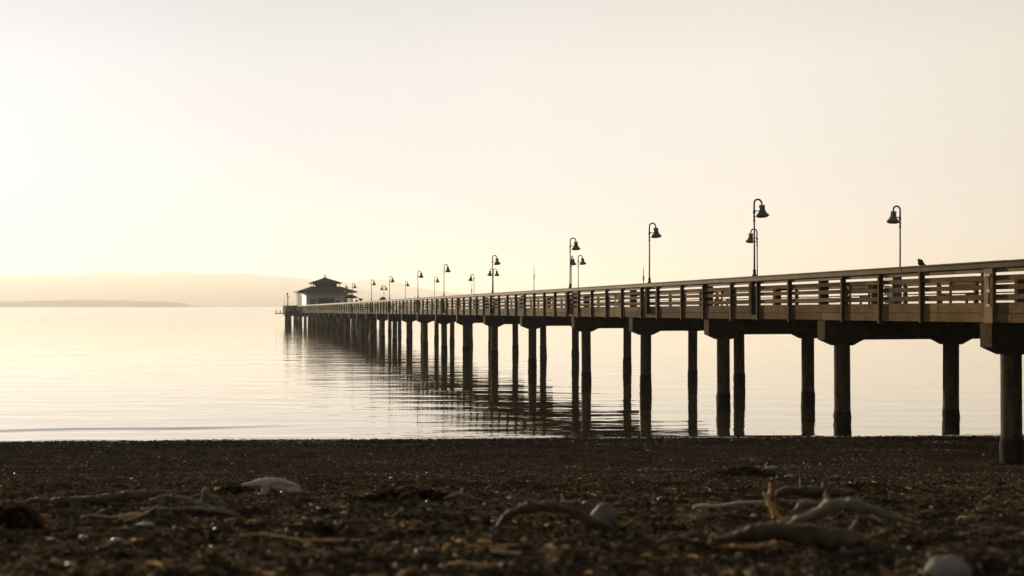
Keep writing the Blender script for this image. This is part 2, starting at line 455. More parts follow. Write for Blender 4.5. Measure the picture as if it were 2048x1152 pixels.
# railings
posts_near = [u_of_px(p, .09) for p in (1241, 1280, 1312, 1360, 1404, 1459, 1512, 1681, 1755, 1837)]
posts_near.append(u_of_px(1574, .09))
q = max(posts_near)
q = u_of_px(1241, .09)+2.28
while q < U1-.5: posts_near.append(q); q += 2.28+random.uniform(-.12, .12)
def post_mesh():
    mb = MB(); mb.box(-.085, 0, -.07, .09, -.06, 1.425)
    for z in (.12, .38, 1.3): mb.lathe([(.016, 0), (.016, .012)], 8, (0, 0, 0)) if 0 else mb.box(-.055, -.03, .091, .104, z-.014, z+.014)
    return mb
for side in (0, 1):
    sg = 1 if side == 0 else -1
    mb = MB()
    a, b = side_y(side, -.16, .14); boards(mb, U0, U1, a, b, 1.575, 1.615, 6.1, .006)       # flat cap
    a, b = side_y(side, .05, .10); boards(mb, U0, U1, a, b, 1.43, 1.573, 6.1, .006)          # face board
    a, b = side_y(side, -.045, 0); boards(mb, U0, U1, a, b, 1.315, 1.45, 4.6, .004)          # board under the cap
    rail = mb.build('railing', WOODR, pier, bevel=.006)
    for z0, z1 in ((.605, .735), (.865, .995), (1.11, 1.235)):
        mb = MB(); a, b = side_y(side, -.04, 0); boards(mb, U0, U1, a, b, z0 if side == 0 else z1-.05, z1, 4.6, .008)
        mb.build('slat', WOOD, rail)
    if side == 0:
        pm = post_mesh().mesh('post', WOODV); vis = sorted(posts_near)[:100]; rest = sorted(posts_near)[100:]
        for u in vis:
            p = bpy.data.objects.new('post', pm); link(p, rail); p.location = (u, random.uniform(-.008, .008), random.uniform(-.025, .02)); p.rotation_euler = (0, random.uniform(-.006, .006), 0)
        mb = MB(); u = U0
        while u < u_of_d(28.5): rest.append(u); u += 2.28
        for u in rest: mb.box(u-.085, u, -.07, .09, -.06, 1.425)
        tag(mb.build('railing_posts', WOODV, rail), kind='stuff')
    else:
        mb = MB(); u = U0+1.1
        while u < U1: mb.box(u-.1, u, -WID-.09, -WID+.07, -.06, 1.425); u += 2.28
        tag(mb.build('railing_posts', WOODV, rail), kind='stuff')
    # heavy square posts over every pile cap
    hp = MB(); hp.box(-.14, 0, -.36, -.045, .45, 1.57) if side == 0 else hp.box(-.14, 0, .045, .36, .45, 1.57)
    hm = hp.mesh('heavy_post', CREO)
    for u in bent_u:
        p = bpy.data.objects.new('heavy_post', hm); link(p, rail); p.location = (u+.02, 0 if side == 0 else -WID, 0)
# the broad pilaster with a conduit at the nearest pile cap
pu = u_of_px(1963, .12)
mb = MB(); mb.box(pu-.42, pu, .005, .045, -.02, 1.43); mb.box(pu-.44, pu-.40, .0, .12, -.02, 1.43)
pil = mb.build('pilaster', mat_noise('pilaster_plank', (.10, .06, .025), (.27, .17, .07), 3, .8, .5, (14, 14, 1), 5, .25, .006), pier, bevel=.005)
mb = MB(); mb.tube([(pu-.24, .075, .42), (pu-.24, .075, 1.27)], .022, 8)
for zz in (.45, .83, 1.25): mb.box(pu-.32, pu-.16, .047, .105, zz-.035, zz+.035)
mb.box(pu-.13, pu-.06, .047, .09, 1.2, 1.3)
mb.build('conduit', LAMPM, pil)

# pile caps and piles
def cap_mesh(ys, W):
    """cross beam with a flared capital over every pile; ys: pile offsets from the near face"""
    prof = [(0, -.015), (0, -.66)]
    for k, y in enumerate(ys):
        if k: prof.append((-(y-.68), -.67))
        prof += [(-(y-.28), -.86), (-(y+.28), -.86)]
        if W-y > .9: prof.append((-(y+.68), -.67))
    prof += [(-W, -.66), (-W, -.015)]
    mb = MB(); n = len(prof)
    vs = [(-.48, y, z) for y, z in prof]+[(0, y, z) for y, z in prof]
    fs = [tuple(range(n)), tuple(range(2*n-1, n-1, -1))]+[(i+n, (i+1) % n+n, (i+1) % n, i) for i in range(n)]
    mb.add(vs, fs); return mb.mesh('pile_cap', CREO)
def pile_mesh(seed, zb, band):
    """top at z = 0, running down to zb; crusted below band"""
    rr = random.Random(seed); n = 18; R = .268
    vs = []; fs = []; zs = [0]; z = 0
    while z > zb: z -= .16; zs.append(z)
    for i, z in enumerate(zs):
        crust = 1/(1+math.exp((z-band)/.03))
        for k in range(n):
            a = 2*math.pi*k/n
            r = R*(1+rr.uniform(-.008, .008)) + crust*(.022+rr.uniform(-.014, .018))
            vs.append((r*math.cos(a), r*math.sin(a), z))
    for i in range(len(zs)-1):
        for k in range(n):
            a = i*n+k; b = i*n+(k+1) % n
            fs.append((a, a+n, b+n, b))
    fs.append(tuple(range(n)))
    me = bpy.data.meshes.new('pile'); me.from_pydata(vs, [], fs); me.polygons.foreach_set('use_smooth', [True]*len(fs))
    me.materials.append(PILEM); me.materials.append(BARN)
    for p in me.polygons:
        if p.center.z < band: p.material_index = 1
    me.update(); return me
capms = {}
SECOND = {2: (.78, 4.9, 7.42), 3: (.78, 5.03, 7.42), 4: (.75, 4.65), 5: (.78, 5.75), 6: (.78, 7.3), 7: (.78, 7.42), 8: (.78, 7.1)}
pvar = {}
for i, u in enumerate(bent_u):
    ys = SECOND.get(i, (.78, 7.42) if i < 18 else (.78, 2.95, 5.15, 7.42))
    if ys not in capms: capms[ys] = cap_mesh(ys, WID)
    c = bpy.data.objects.new('pile_cap', capms[ys]); link(c, pier); c.location = (u, 0, 0)
    for yy in [-y for y in ys]:
        w = pt(u-.24, yy, -.85)
        dry = max(0.0, float(beach_z(w.x, w.y)))
        key = (round(w.z*3), i % 3, dry > .05)
        if key not in pvar:
            pvar[key] = pile_mesh(len(pvar), -w.z-(.9 if dry < .05 else .1)-.6, -(w.z-(.8+random.uniform(-.15, .2))))
        p = bpy.data.objects.new('pile', pvar[key]); link(p, c)
        p.location = (-.24, yy, -.85); p.rotation_euler = (random.uniform(-.007, .007), -SLOPE+random.uniform(-.006, .006), random.uniform(0, 6))

# pier head: wide platform with its own rail, beams and piles
PU0, PU1, PU2, PY0, PY1 = u_of_d(255.0), u_of_d(284), u_of_d(262), 2.9, -18.5
mb = MB(); u = PU0
while u < PU1: mb.box(u, u+.285, PY1, PY0 if u < PU2 else 0, .40, .45); u += .3
mb.box(PU0, PU2, 0, PY0, .1, .395); mb.box(PU0, PU1, PY1, -.005, .1, .395)
mb.build('platform_deck', DECKW, pier)
mb = MB()
for yy in (0, -4, -8, -12, -18): mb.box(PU0+.9, PU1-.2, yy-.5, yy-.05, -.68, .095)
mb.box(PU0+.9, PU2-.2, PY0-.5, PY0-.05, -.68, .095)
mb.box(PU0+.3, PU0+.85, PY1+.3, PY0-.05, -.72, .05)
for uu in (PU0+7.5, PU0+15): mb.box(uu, uu+.5, PY1+.31, -.55, -.95, -.685)
mb.build('platform_beam', CREO, pier)
mb = MB()
def railrun(mb, a, b, inward):
    a = Vector(a); b = Vector(b); L = (b-a).length; t = (b-a)/L; nn = Vector((-t.y, t.x))*inward
    def bar(z0, z1, th, off=0):
        q = [a+nn*off, b+nn*off, b+nn*(off+th), a+nn*(off+th)]
        mb.add([(p.x, p.y, z0) for p in q]+[(p.x, p.y, z1) for p in q], [(0, 1, 2, 3), (7, 6, 5, 4), (0, 4, 5, 1), (1, 5, 6, 2), (2, 6, 7, 3), (3, 7, 4, 0)])
    for z0, z1, th, off in ((0, .52, .05, 0), (.56, .76, .04, .003), (.8, 1.0, .04, .003), (1.04, 1.26, .04, .003), (1.3, 1.46, .04, .003), (1.565, 1.61, .28, -.12)): bar(z0, z1, th, off)
    k = 0
    while k < L:
        p = a+t*k; mb.box(p.x-.06, p.x+.06, p.y-.06, p.y+.06, -.05, 1.56); k += 2.2
railrun(mb, (PU0, .16), (PU0, PY0), 1)
railrun(mb, (PU0, PY0), (PU2, PY0), -1)
railrun(mb, (PU2, PY0), (PU2, 0), -1)
railrun(mb, (PU2, 0), (PU1, 0), -1)
railrun(mb, (PU1, 0), (PU1, PY1), -1)
railrun(mb, (PU0, PY1), (PU0, -WID-.25), -1)
mb.build('platform_railing', WOODD, pier)
spots = [(.58, 2.45), (.58, 1.75), (1.2, 2.2), (3.5, 2.3), (6.2, 2.3), (2.6, -.75), (2.4, -1.65)]
spots += [(.6+(k % 2)*.6, -3.6-.95*k) for k in range(15)] + [(uu, yy) for uu in (7.75, 15.2, 22) for yy in (-.8, -4.2, -8.2, -12.2, -17.5)]
for k, (uu, yy) in enumerate(spots):
    p = bpy.data.objects.new('pile', pvar[key]); link(p, pier); p.location = (PU0+uu, yy, -.70); p.rotation_euler = (0, -SLOPE, k)

# ------------------------------------------------------------------ pavilion
def build_pavilion():
    C = pt(u_of_d(273.5), 0, .45)
    # centre where the pixel column 650 crosses the depth 274
    c = at(650, 0, 274.5)
    Mx = Matrix.Translation((c.x, c.y, C.z)) @ Matrix.Rotation(math.atan2(T2.y, T2.x), 4, 'Z')
    r = empty('pavilion', Mx)
    tag(r, 'pavilion with two tiered hip roofs and blue-grey walls on the pier head', 'pavilion')
    k = 274.5/F
    X = lambda px: (px-650)*k            # metres right of centre -> local -y
    Z = lambda py: EYE-(py-HZ)*k - C.z
    H = 4.85                             # half width of the body
    ze = Z(585.3)
    mb = MB()
    def wall_run(fix, axis):
        """front wall pieces with openings"""
    f = -H                               # front face local x
    def piece(y0, y1, z0, z1, x0=f, x1=f+.2): mb.box(x0, x1, -y1, -y0, z0, z1)
    ops = [(616.5, 628.5, .95, 2.75), (631, 664.5, .05, 2.95), (667.5, 675.5, .95, 2.5), (682.5, 688, .05, 2.6)]
    prev = -H
    for a, b_, z0, z1 in ops:
        a, b_ = X(a), X(b_)
        piece(prev, a, 0, ze)
        if z0 > .1: piece(a, b_, 0, z0)
        piece(a, b_, z1, ze); prev = b_
    piece(prev, H, 0, ze)
    mb.box(H-.2, H, -H, H, 0, ze); mb.box(-H+.2, H-.2, -H, -H+.2, 0, ze); mb.box(-H+.2, H-.2, H-.2, H, 0, ze)
    mb.build('wall', WALLM, r)
    mb = MB(); mb.box(-H+.2, H-.2, -H+.2, H-.2, .02, .06); mb.build('floor', DECKW, r)
    # shutter and windows
    a, b_ = X(631), X(664.5)
    mb = MB(); mb.box(f+.08, f+.14, -b_, -a, .05, 2.95)
    for i in range(1, 6): yy = a+(b_-a)*i/6; mb.box(f+.05, f+.085, -yy-.05, -yy+.05, .05, 2.95)
    mb.build('shutter', DARKIN, r)
    for a, b_, z0, z1 in ((616.5, 628.5, .95, 2.75), (667.5, 675.5, .95, 2.5)):
        a, b_ = X(a), X(b_)
        mb = MB()
        mb.box(f-.04, f+.1, -b_-.06, -b_+.08, z0-.06, z1+.06); mb.box(f-.04, f+.1, -a-.08, -a+.06, z0-.06, z1+.06)
        mb.box(f-.04, f+.1, -b_+.085, -a-.085, z0-.06, z0+.06); mb.box(f-.04, f+.1, -b_+.085, -a-.085, z1-.06, z1+.06)
        mb.box(f-.02, f+.08, -b_+.085, -a-.085, (z0+z1)/2-.04, (z0+z1)/2+.04)
        w = mb.build('window', TRIM, r)
        mb = MB(); mb.box(f+.11, f+.13, -b_, -a, z0, z1); mb.build('pane', GLASS, w)
    a, b_ = X(682.5), X(688)
    mb = MB(); mb.box(f+.05, f+.12, -b_, -a, .05, 2.6); mb.build('door', mat_noise('teal_door', (.2, .3, .3), (.26, .36, .35), 3, .5, .1), r)
    # veranda columns
    cm = MB(); cm.box(-.11, .11, -.11, .11, 0, ze+.05); cm = cm.mesh('column', TRIM)
    for yy in (X(598.5), X(697)):
        for xx in (-5.9, -2, 2, 5.9):
            o = bpy.data.objects.new('column', cm); link(o, r); o.location = (xx, -yy, 0)
    # lower hip roof with the eaves overhanging
    def hip(mb, e, z0, t, z1, th=.22):
        vs = []
        for s, z in ((e, z0), (e, z0+th), (t, z1)):
            vs += [(-s, -s, z), (s, -s, z), (s, s, z), (-s, s, z)]
        fs = [(3, 2, 1, 0), (8, 9, 10, 11)]
        for L in (0, 4):
            for i in range(4): fs.append((L+i, L+(i+1) % 4, L+4+(i+1) % 4, L+4+i))
        mb.add(vs, fs)
    mb = MB(); hip(mb, (X(708)-X(593))/2, ze, 3.3, Z(573.4)); lower = mb.build('roof', ROOFM, r)
    mb = MB()
    zc0, zc1 = Z(573.6), Z(567.2)
    mb.box(-2.55, 2.55, -2.55, 2.55, zc0, zc1)
    mb.build('clerestory', mat_noise('clerestory_boards', (.11, .1, .075), (.17, .15, .11), 3, .7, .2), r)
    mb = MB()
    for sx in (-1, 1):
        for sy in (-1, 1): mb.box(sx*3.05-.09, sx*3.05+.09, sy*3.05-.09, sy*3.05+.09, zc0-.05, zc1+.03)
    mb.build('corner_post', TRIM, r)
    mb = MB(); hip(mb, (X(683)-X(620))/2, zc1, .28, Z(555.6), .14); top = mb.build('roof', ROOFM, r)
    # ring finial
    mb = MB(); zr = Z(552.8)
    for i in range(21):
        pass
    ring = [(0, .27*math.cos(2*math.pi*i/20), zr+.27*math.sin(2*math.pi*i/20)) for i in range(21)]
    mb.tube(ring, .085, 8); mb.box(-.2, .2, -.25, .25, Z(555.9), Z(555.0)); mb.build('finial', ROOFM, r)
    mb = MB(); mb.box(-6.35, -6.28, -6.3, 6.3, ze-.14, ze+.0); mb.box(6.28, 6.35, -6.3, 6.3, ze-.14, ze)
    mb.build('eave_beam', TRIM, r)
build_pavilion()

# ------------------------------------------------------------------ street lamps
def arm_mesh():
    mb = MB(); pts = [(0, 0, -.02)]
    R = .16
    for i in range(0, 15):
        a = math.pi*(1-i/14)
        pts.append((R+R*math.cos(a), 0, .33+R*math.sin(a)))
    pts.append((2*R, 0, .27)); mb.tube(pts, .034, 10)
    mb.tube([(0, 0, .05), (.1, 0, .055), (.2, 0, .06)], .016, 8); mb.ball((.06, 0, .052), (.028, .028, .028), 8, 6)
    return mb.mesh('gooseneck_arm', LAMPM)
def shade_mesh():
    mb = MB()
    out = [(.02, .02), (.10, .015), (.112, 0), (.108, -.03), (.112, -.12), (.125, -.18), (.15, -.25), (.20, -.31), (.258, -.355), (.262, -.378), (.225, -.425), (.16, -.455), (.02, -.465)]
    mb.lathe(out, 20); return mb.mesh('bell_shade', SHADE)
def neck_mesh():
    mb = MB(); mb.lathe([(.1, .02), (.119, .02), (.119, -.02), (.116, -.03), (.119, -.10), (.1, -.10)], 20, cap=False); return mb.mesh('shade_collar', NECK)
def pole_mesh():
    mb = MB(); mb.tube([(0, 0, 0), (0, 0, 1)], [.036, .031], 10); return mb.mesh('pole', LAMPM)
def collar_mesh():
    mb = MB()
    for z, r, h in ((0, .052, .05), (-.17, .044, .05), (-.31, .048, .035)):
        mb.lathe([(.03, z-h), (r, z-h*.6), (r, z+h*.6), (.03, z+h)], 12)
    mb.tube([(0, 0, -.05), (.0, 0, .05)], .04, 8)
    return mb.mesh('collar', LAMPM)
def base_mesh():
    mb = MB(); mb.lathe([(.09, 0), (.09, .05), (.062, .07), (.058, .2), (.075, .22), (.04, .25)], 12); return mb.mesh('base', LAMPM)
def bracket_mesh():
    mb = MB(); mb.box(-.1, .1, .002, .17, .17, 1.425); mb.box(-.03, .03, .171, .19, .3, .36); mb.box(-.03, .03, .171, .19, 1.1, 1.16); return mb.mesh('bracket', CREO)
ARM, SHD, NCK, POL, CLR, BAS, BRK = arm_mesh(), shade_mesh(), neck_mesh(), pole_mesh(), collar_mesh(), base_mesh(), bracket_mesh()
PIER_ANG = math.atan2(T2.y, T2.x)

def lamp(px, top, far, label, turn=(0,), bracket=True, swing=0.0):
    y = -.02 if not far else FARL
    u = u_of_px(px, y); b = pt(u, y, 1.615 if not far else .45)
    ztop = EYE+(HZ-top)/F*b.y
    L = ztop-b.z-.52
    # local +x of the lamp points across the pier toward the right of the photo
    r = empty('street_lamp', Matrix.Translation(b) @ Matrix.Rotation(PIER_ANG-math.pi/2+random.uniform(-.12, .12), 4, 'Z') @ Matrix.Rotation(random.uniform(-.008, .008), 4, 'Y'))
    tag(r, label, 'street lamp', 'gooseneck lamps along the pier')
    def part(name, me, loc=(0, 0, 0), rz=0, par=r):
        o = bpy.data.objects.new(name, me); link(o, par); o.location = loc; o.rotation_euler = (0, 0, rz); return o
    p = part('pole', POL); p.scale = (1, 1, L)
    part('collar', CLR, (0, 0, L)); part('base', BAS)
    if bracket:
        o = part('bracket', BRK, (-.02 if not far else .02, 0, -1.615), math.pi/2 if not far else -math.pi/2)
    for t in turn:
        rz = math.radians(t)+swing
        a = part('gooseneck_arm', ARM, (0, 0, L), rz)
        s = bpy.data.objects.new('bell_shade', SHD); link(s, r)
        s.location = (.32*math.cos(rz), .32*math.sin(rz), L+.26); s.rotation_euler = (0, -.07*math.cos(rz)*(1+.6*random.uniform(-1, 1)), rz*0)
        n = bpy.data.objects.new('shade_collar', NCK); link(n, s)
    return r

lamp(1509, 397, 0, 'tallest gooseneck lamp in the picture, on the near railing, bell facing right')
lamp(1299, 445, 0, 'near-railing gooseneck lamp next seaward of the tallest lamp, bell facing right')
lamp(1140, 475, 0, 'gooseneck lamp on the near railing with a second lamp head showing behind its pole')
lamp(985, 510, 0, 'near-railing lamp rising above a two-headed lamp in the middle of the pier')
lamp(888, 528, 0, 'near-railing lamp standing just right of a shorter lamp, before the hills end')
lamp(836, 541, 0, 'near-railing lamp between two shorter far-side lamps, above the low end of the hills')
lamp(779, 552, 0, 'near-railing lamp against the pale hills, right of the small two-headed lamp')
lamp(743, 559, 0, 'lamp on the near railing in front of the highest pale hill')
lamp(705, 566, 0, 'lamp standing at the right eave tip of the pavilion')
lamp(1800, 411, 1, 'rightmost gooseneck lamp, behind the railing beside the bird, bell facing left', (180,), False)
lamp(1515, 457, 1, 'shorter far-side lamp directly behind the tallest lamp, bell facing left', (180,), False)
lamp(1157, 510, 1, 'far-side lamp with bell facing right, just right of a taller near lamp', (0,), False)
lamp(1143, 511, 1, 'far-side lamp whose head peeks out behind a near-railing pole', (55,), False)
lamp(986.5, 537, 1, 'two-headed far-side lamp in the middle of the pier', (0, 180), False)
lamp(948, 548, 1, 'far-side lamp with bell facing left beside a thin bare pole', (180,), False)
lamp(869, 553, 1, 'short far-side lamp just left of a taller near lamp, bell facing right', (0,), False)
lamp(811, 562, 1, 'small far-side lamp against the lower hill slope, bell facing right', (0,), False)
lamp(768, 571, 1, 'small two-headed far-side lamp with the pale hills behind', (0, 180), False)
lamp(690, 569, 1, 'lamp behind the right slope of the pavilion roof', (0,), False)

def bare_pole(px, top, label):
    y = FARL; u = u_of_px(px, y); b = pt(u, y, .45)
    L = EYE+(HZ-top)/F*b.y-b.z
    mb = MB(); mb.tube([(0, 0, 0), (0, 0, L*.7), (0, 0, L)], [.034, .03, .016], 8)
    mb.lathe([(.02, L*.68), (.05, L*.70), (.055, L*.78), (.03, L*.8)], 8)
    o = mb.build('thin_pole', LAMPM, None, b); tag(o, label, 'pole', 'thin bare poles on the pier deck')
bare_pole(1068, 531, 'tallest of the thin bare poles, standing alone near the middle of the picture')
bare_pole(1287, 535, 'thin bare pole just left of the second largest near lamp')
bare_pole(943, 568, 'thin bare pole just left of a left-facing far lamp')
bare_pole(829, 591, 'tiny thin pole left of a slim near-railing lamp')

# ------------------------------------------------------------------ things on the pier
def place(u, y, z=.45, turn=0): return Matrix.Translation(pt(u, y, z)) @ Matrix.Rotation(PIER_ANG+turn, 4, 'Z')
def bench(px, y, label):
    r = empty('bench', place(u_of_px(px, y), y)); tag(r, label, 'bench', 'benches on the pier deck')
    mb = MB()
    for i in range(4): mb.box(-.8, .8, -.42+i*.115, -.42+i*.115+.1, .43, .47)
    mb.build('seat', WOOD, r)
    mb = MB()
    for i in range(3): mb.box(-.8, .8, -.45-.02*i, -.41-.02*i, .55+i*.13, .65+i*.13)
    mb.build('backrest', WOOD, r)
    for xx in (-.7, .7):
        mb = MB(); mb.box(xx-.04, xx+.04, -.46, -.40, 0, .9); mb.box(xx-.04, xx+.04, -.08, -.02, 0, .43); mb.box(xx-.04, xx+.04, -.395, -.085, .36, .425); mb.build('leg', CREO, r)
bench(1700, -4.9, 'wooden bench on the deck seen through the slats between the two rightmost lamps')
bench(1905, -4.9, 'wooden bench on the deck seen through the slats under the rightmost railing bay')
bench(1440, -4.9, 'wooden bench on the deck seen through the slats left of the tallest lamp')
bench(1225, -4.9, 'wooden bench on the deck seen through the slats left of the second near lamp')
# electrical cabinet by the right-hand lamp
r = empty('electrical_cabinet', place(u_of_px(1786, FARL+.5), FARL+.5)); tag(r, 'grey metal cabinet behind the slats at the foot of the rightmost lamp', 'cabinet')
mb = MB(); mb.box(-.3, .3, -.2, .2, .08, 1.16); mb.build('body', STEEL, r, bevel=.01)
mb = MB(); mb.box(-.34, .34, -.24, .24, 1.162, 1.2); mb.build('lid', STEEL, r)
mb = MB(); mb.box(-.27, .27, .202, .22, .2, 1.05); mb.build('door', NECK, r)
mb = MB(); mb.box(-.3, .3, -.2, .2, 0, .078); mb.build('plinth', CREO, r)

def person(px, d_y, label, cm, h=1.7, lean=0):
    u = u_of_px(px, d_y); r = empty('person', place(u, d_y, .45, random.uniform(0, 6))); tag(r, label, 'person')
    me = bpy.data.meshes.new('body')
    k = h/1.7
    P = [(0, 0, .92), (0, 0, 1.2), (0, 0, 1.42), (0, 0, 1.52), (.0, .02, 1.62), (0, .02, 1.7),
         (.19, 0, 1.40), (.25, .02, 1.14), (.24, .1, .92), (-.19, 0, 1.40), (-.25, .02, 1.14), (-.24, .1, .92),
         (.1, 0, .86), (.12, .03, .48), (.12, 0, .06), (.12, .14, .03), (-.1, 0, .86), (-.12, .0, .48), (-.12, -.04, .06), (-.12, .1, .03)]
    E = [(0, 1), (1, 2), (2, 3), (3, 4), (4, 5), (2, 6), (6, 7), (7, 8), (2, 9), (9, 10), (10, 11), (0, 12), (12, 13), (13, 14), (14, 15), (0, 16), (16, 17), (17, 18), (18, 19)]
    R = [.15, .145, .16, .06, .1, .085, .07, .05, .04, .07, .05, .04, .1, .07, .05, .045, .1, .07, .05, .045]
    me.from_pydata([(a*k, b_*k, c*k) for a, b_, c in P], E, [])
    me.materials.append(SKIN)
    o = bpy.data.objects.new('body', me); link(o, r)
    sk = o.modifiers.new('skin', 'SKIN'); 
    sv = me.skin_vertices[0].data if me.skin_vertices else None
    if sv is None:
        bm = bmesh.new(); bm.from_mesh(me); lay = bm.verts.layers.skin.verify()
        for i, v in enumerate(bm.verts): v[lay].radius = (R[i]*k, R[i]*k*.8); v[lay].use_root = (i == 0)
        bm.to_mesh(me); bm.free()
    sb = o.modifiers.new('sub', 'SUBSURF'); sb.levels = 1; sb.render_levels = 1
    mb = MB(); mb.lathe([(.13*k, .84*k), (.185*k, .86*k), (.18*k, 1.1*k), (.22*k, 1.38*k), (.12*k, 1.48*k), (.08*k, 1.5*k)], 14); mb.build('jacket', cm, r)
    mb = MB(); mb.ball((0, 0, 1.66*k), (.105*k, .11*k, .1*k)); mb.build('hair', BIRDM, r)
    for s in (-1, 1):
        mb = MB(); mb.tube([(s*.1*k, 0, .88*k), (s*.12*k, .01, .48*k), (s*.12*k, 0, .1*k)], [.115*k, .085*k, .07*k], 10); mb.build('trouser_leg', CLOTH_D, r)
person(764, -2.6, 'distant person in a bluish jacket on the deck below the small two-headed lamp', CLOTH_B)
person(767.5, -3.2, 'distant person in dark clothing right of the one in a bluish jacket', CLOTH_D, 1.75)
person(713, -3.0, 'distant dark-clothed person on the deck right of the pavilion', CLOTH_D, 1.62)

# patio umbrella and table near the pavilion
u = u_of_px(701.5, -1.5)
r = empty('patio_umbrella', place(u, -1.5)); tag(r, 'small dark patio umbrella by the right column of the pavilion', 'umbrella')
mb = MB(); mb.tube([(0, 0, .04), (0, 0, 2.3)], .03, 8); mb.build('pole', LAMPM, r)
mb = MB(); mb.lathe([(1.1, 1.85), (1.12, 1.95), (.75, 2.2), (.3, 2.36), (.04, 2.4)], 10); mb.build('canopy', CLOTH_D, r)
mb = MB(); mb.lathe([(.3, 0), (.3, .06), (.1, .1)], 12); mb.build('foot', CREO, r)
# coin telescope
u = u_of_px(721, -.5)
r = empty('coin_telescope', place(u, -.5)); tag(r, 'tall swan-necked telescope stand on the deck between pavilion and lamps', 'telescope')
mb = MB(); mb.lathe([(.2, 0), (.2, .05), (.06, .1), (.05, 1.3)], 12); mb.build('pedestal', STEEL, r)
mb = MB(); mb.tube([(0, -.3, 1.45), (0, .35, 1.55)], [.13, .1], 10); mb.ball((0, 0, 1.42), (.16, .16, .14)); mb.build('barrel', STEEL, r)
# masts at the pier's outer corner
def mast(px, top, rad, label, lampcol=None):
    d = 257.5; b = at(px, HZ, d); zb = pt(PU0+1, 2, .45).z
    L = EYE+(HZ-top)/F*d-zb
    r = empty('signal_mast', Matrix.Translation((b.x, d, zb))); tag(r, label, 'mast')
    mb = MB(); mb.tube([(0, 0, 0), (0, 0, L)], [rad, rad*.7], 8); mb.lathe([(.2, 0), (.2, .06), (rad, .12)], 10); mb.build('pole', LAMPM, r)
    if lampcol:
        mb = MB(); mb.lathe([(.1, L), (.2, L+.05), (.2, L+.35), (.1, L+.45), (.03, L+.5)], 12); mb.build('signal_light', lampcol, r)
        mb = MB(); mb.box(.05, .35, -.05, .05, L-.5, L-.3); mb.box(.25, .33, -.05, .05, L-1.1, L-.505); mb.build('bracket', LAMPM, r)
mast(574.5, 590, .11, 'mast with a red signal light at the outer corner of the pier head', REDM)
mast(569, 590, .04, 'very thin mast left of the red signal light')
mast(577.8, 601, .07, 'shortest mast, right of the red signal light')
# mooring stage sticking out beyond the head
d = 257.0
a = at(551, 626, d); b_ = at(572, 625, d)
r = empty('mooring_stage', Matrix.Translation((a.x, d, a.z))); tag(r, 'narrow mooring stage jutting out to the left of the pier head', 'jetty')
Lx = b_.x-a.x
mb = MB(); mb.box(0, Lx, -.5, .5, -.2, .0)
mb.build('walkway', CREO, r)
for xx in (.05, 1.0):
    mb = MB(); mb.box(xx, xx+.14, -.1, .1, .003, .62); mb.build('post', CREO, r)
mb = MB(); mb.tube([(.1, 0, -.2), (.1, 0, -.5)], .05, 8); mb.build('fender', CREO, r)

# bird on the rail
bp = pt(u_of_px(1841, 0), -.0, 1.619)
mb = MB()
mb.ball((0, 0, .085), (.062, .058, .085), 14, 10, Matrix.Rotation(.55, 3, 'Y'))
mb.ball((.03, 0, .06), (.085, .052, .058), 14, 10, Matrix.Rotation(.5, 3, 'Y'))
mb.ball((-.045, 0, .155), (.03, .026, .028), 12, 8)
mb.tube([(-.03, 0, .12), (-.045, 0, .15)], [.04, .03], 10)
mb.tube([(-.065, 0, .157), (-.09, 0, .15)], [.011, .003], 8)
mb.tube([(.07, 0, .05), (.15, 0, .012)], [.035, .02], 10, .5)
for s in (-1, 1): mb.tube([(0, s*.02, .03), (-.005, s*.022, -.004)], .007, 6)
o = mb.build('bird', BIRDM); o.matrix_world = Matrix.Translation(bp) @ Matrix.Rotation(.15, 4, 'Z') @ Matrix.Scale(1.12, 4)
rm = o.modifiers.new('remesh', 'REMESH'); rm.mode = 'VOXEL'; rm.voxel_size = .006; rm.use_smooth_shade = True
tag(o, 'dark bird perched on the pier rail, facing left', 'bird')

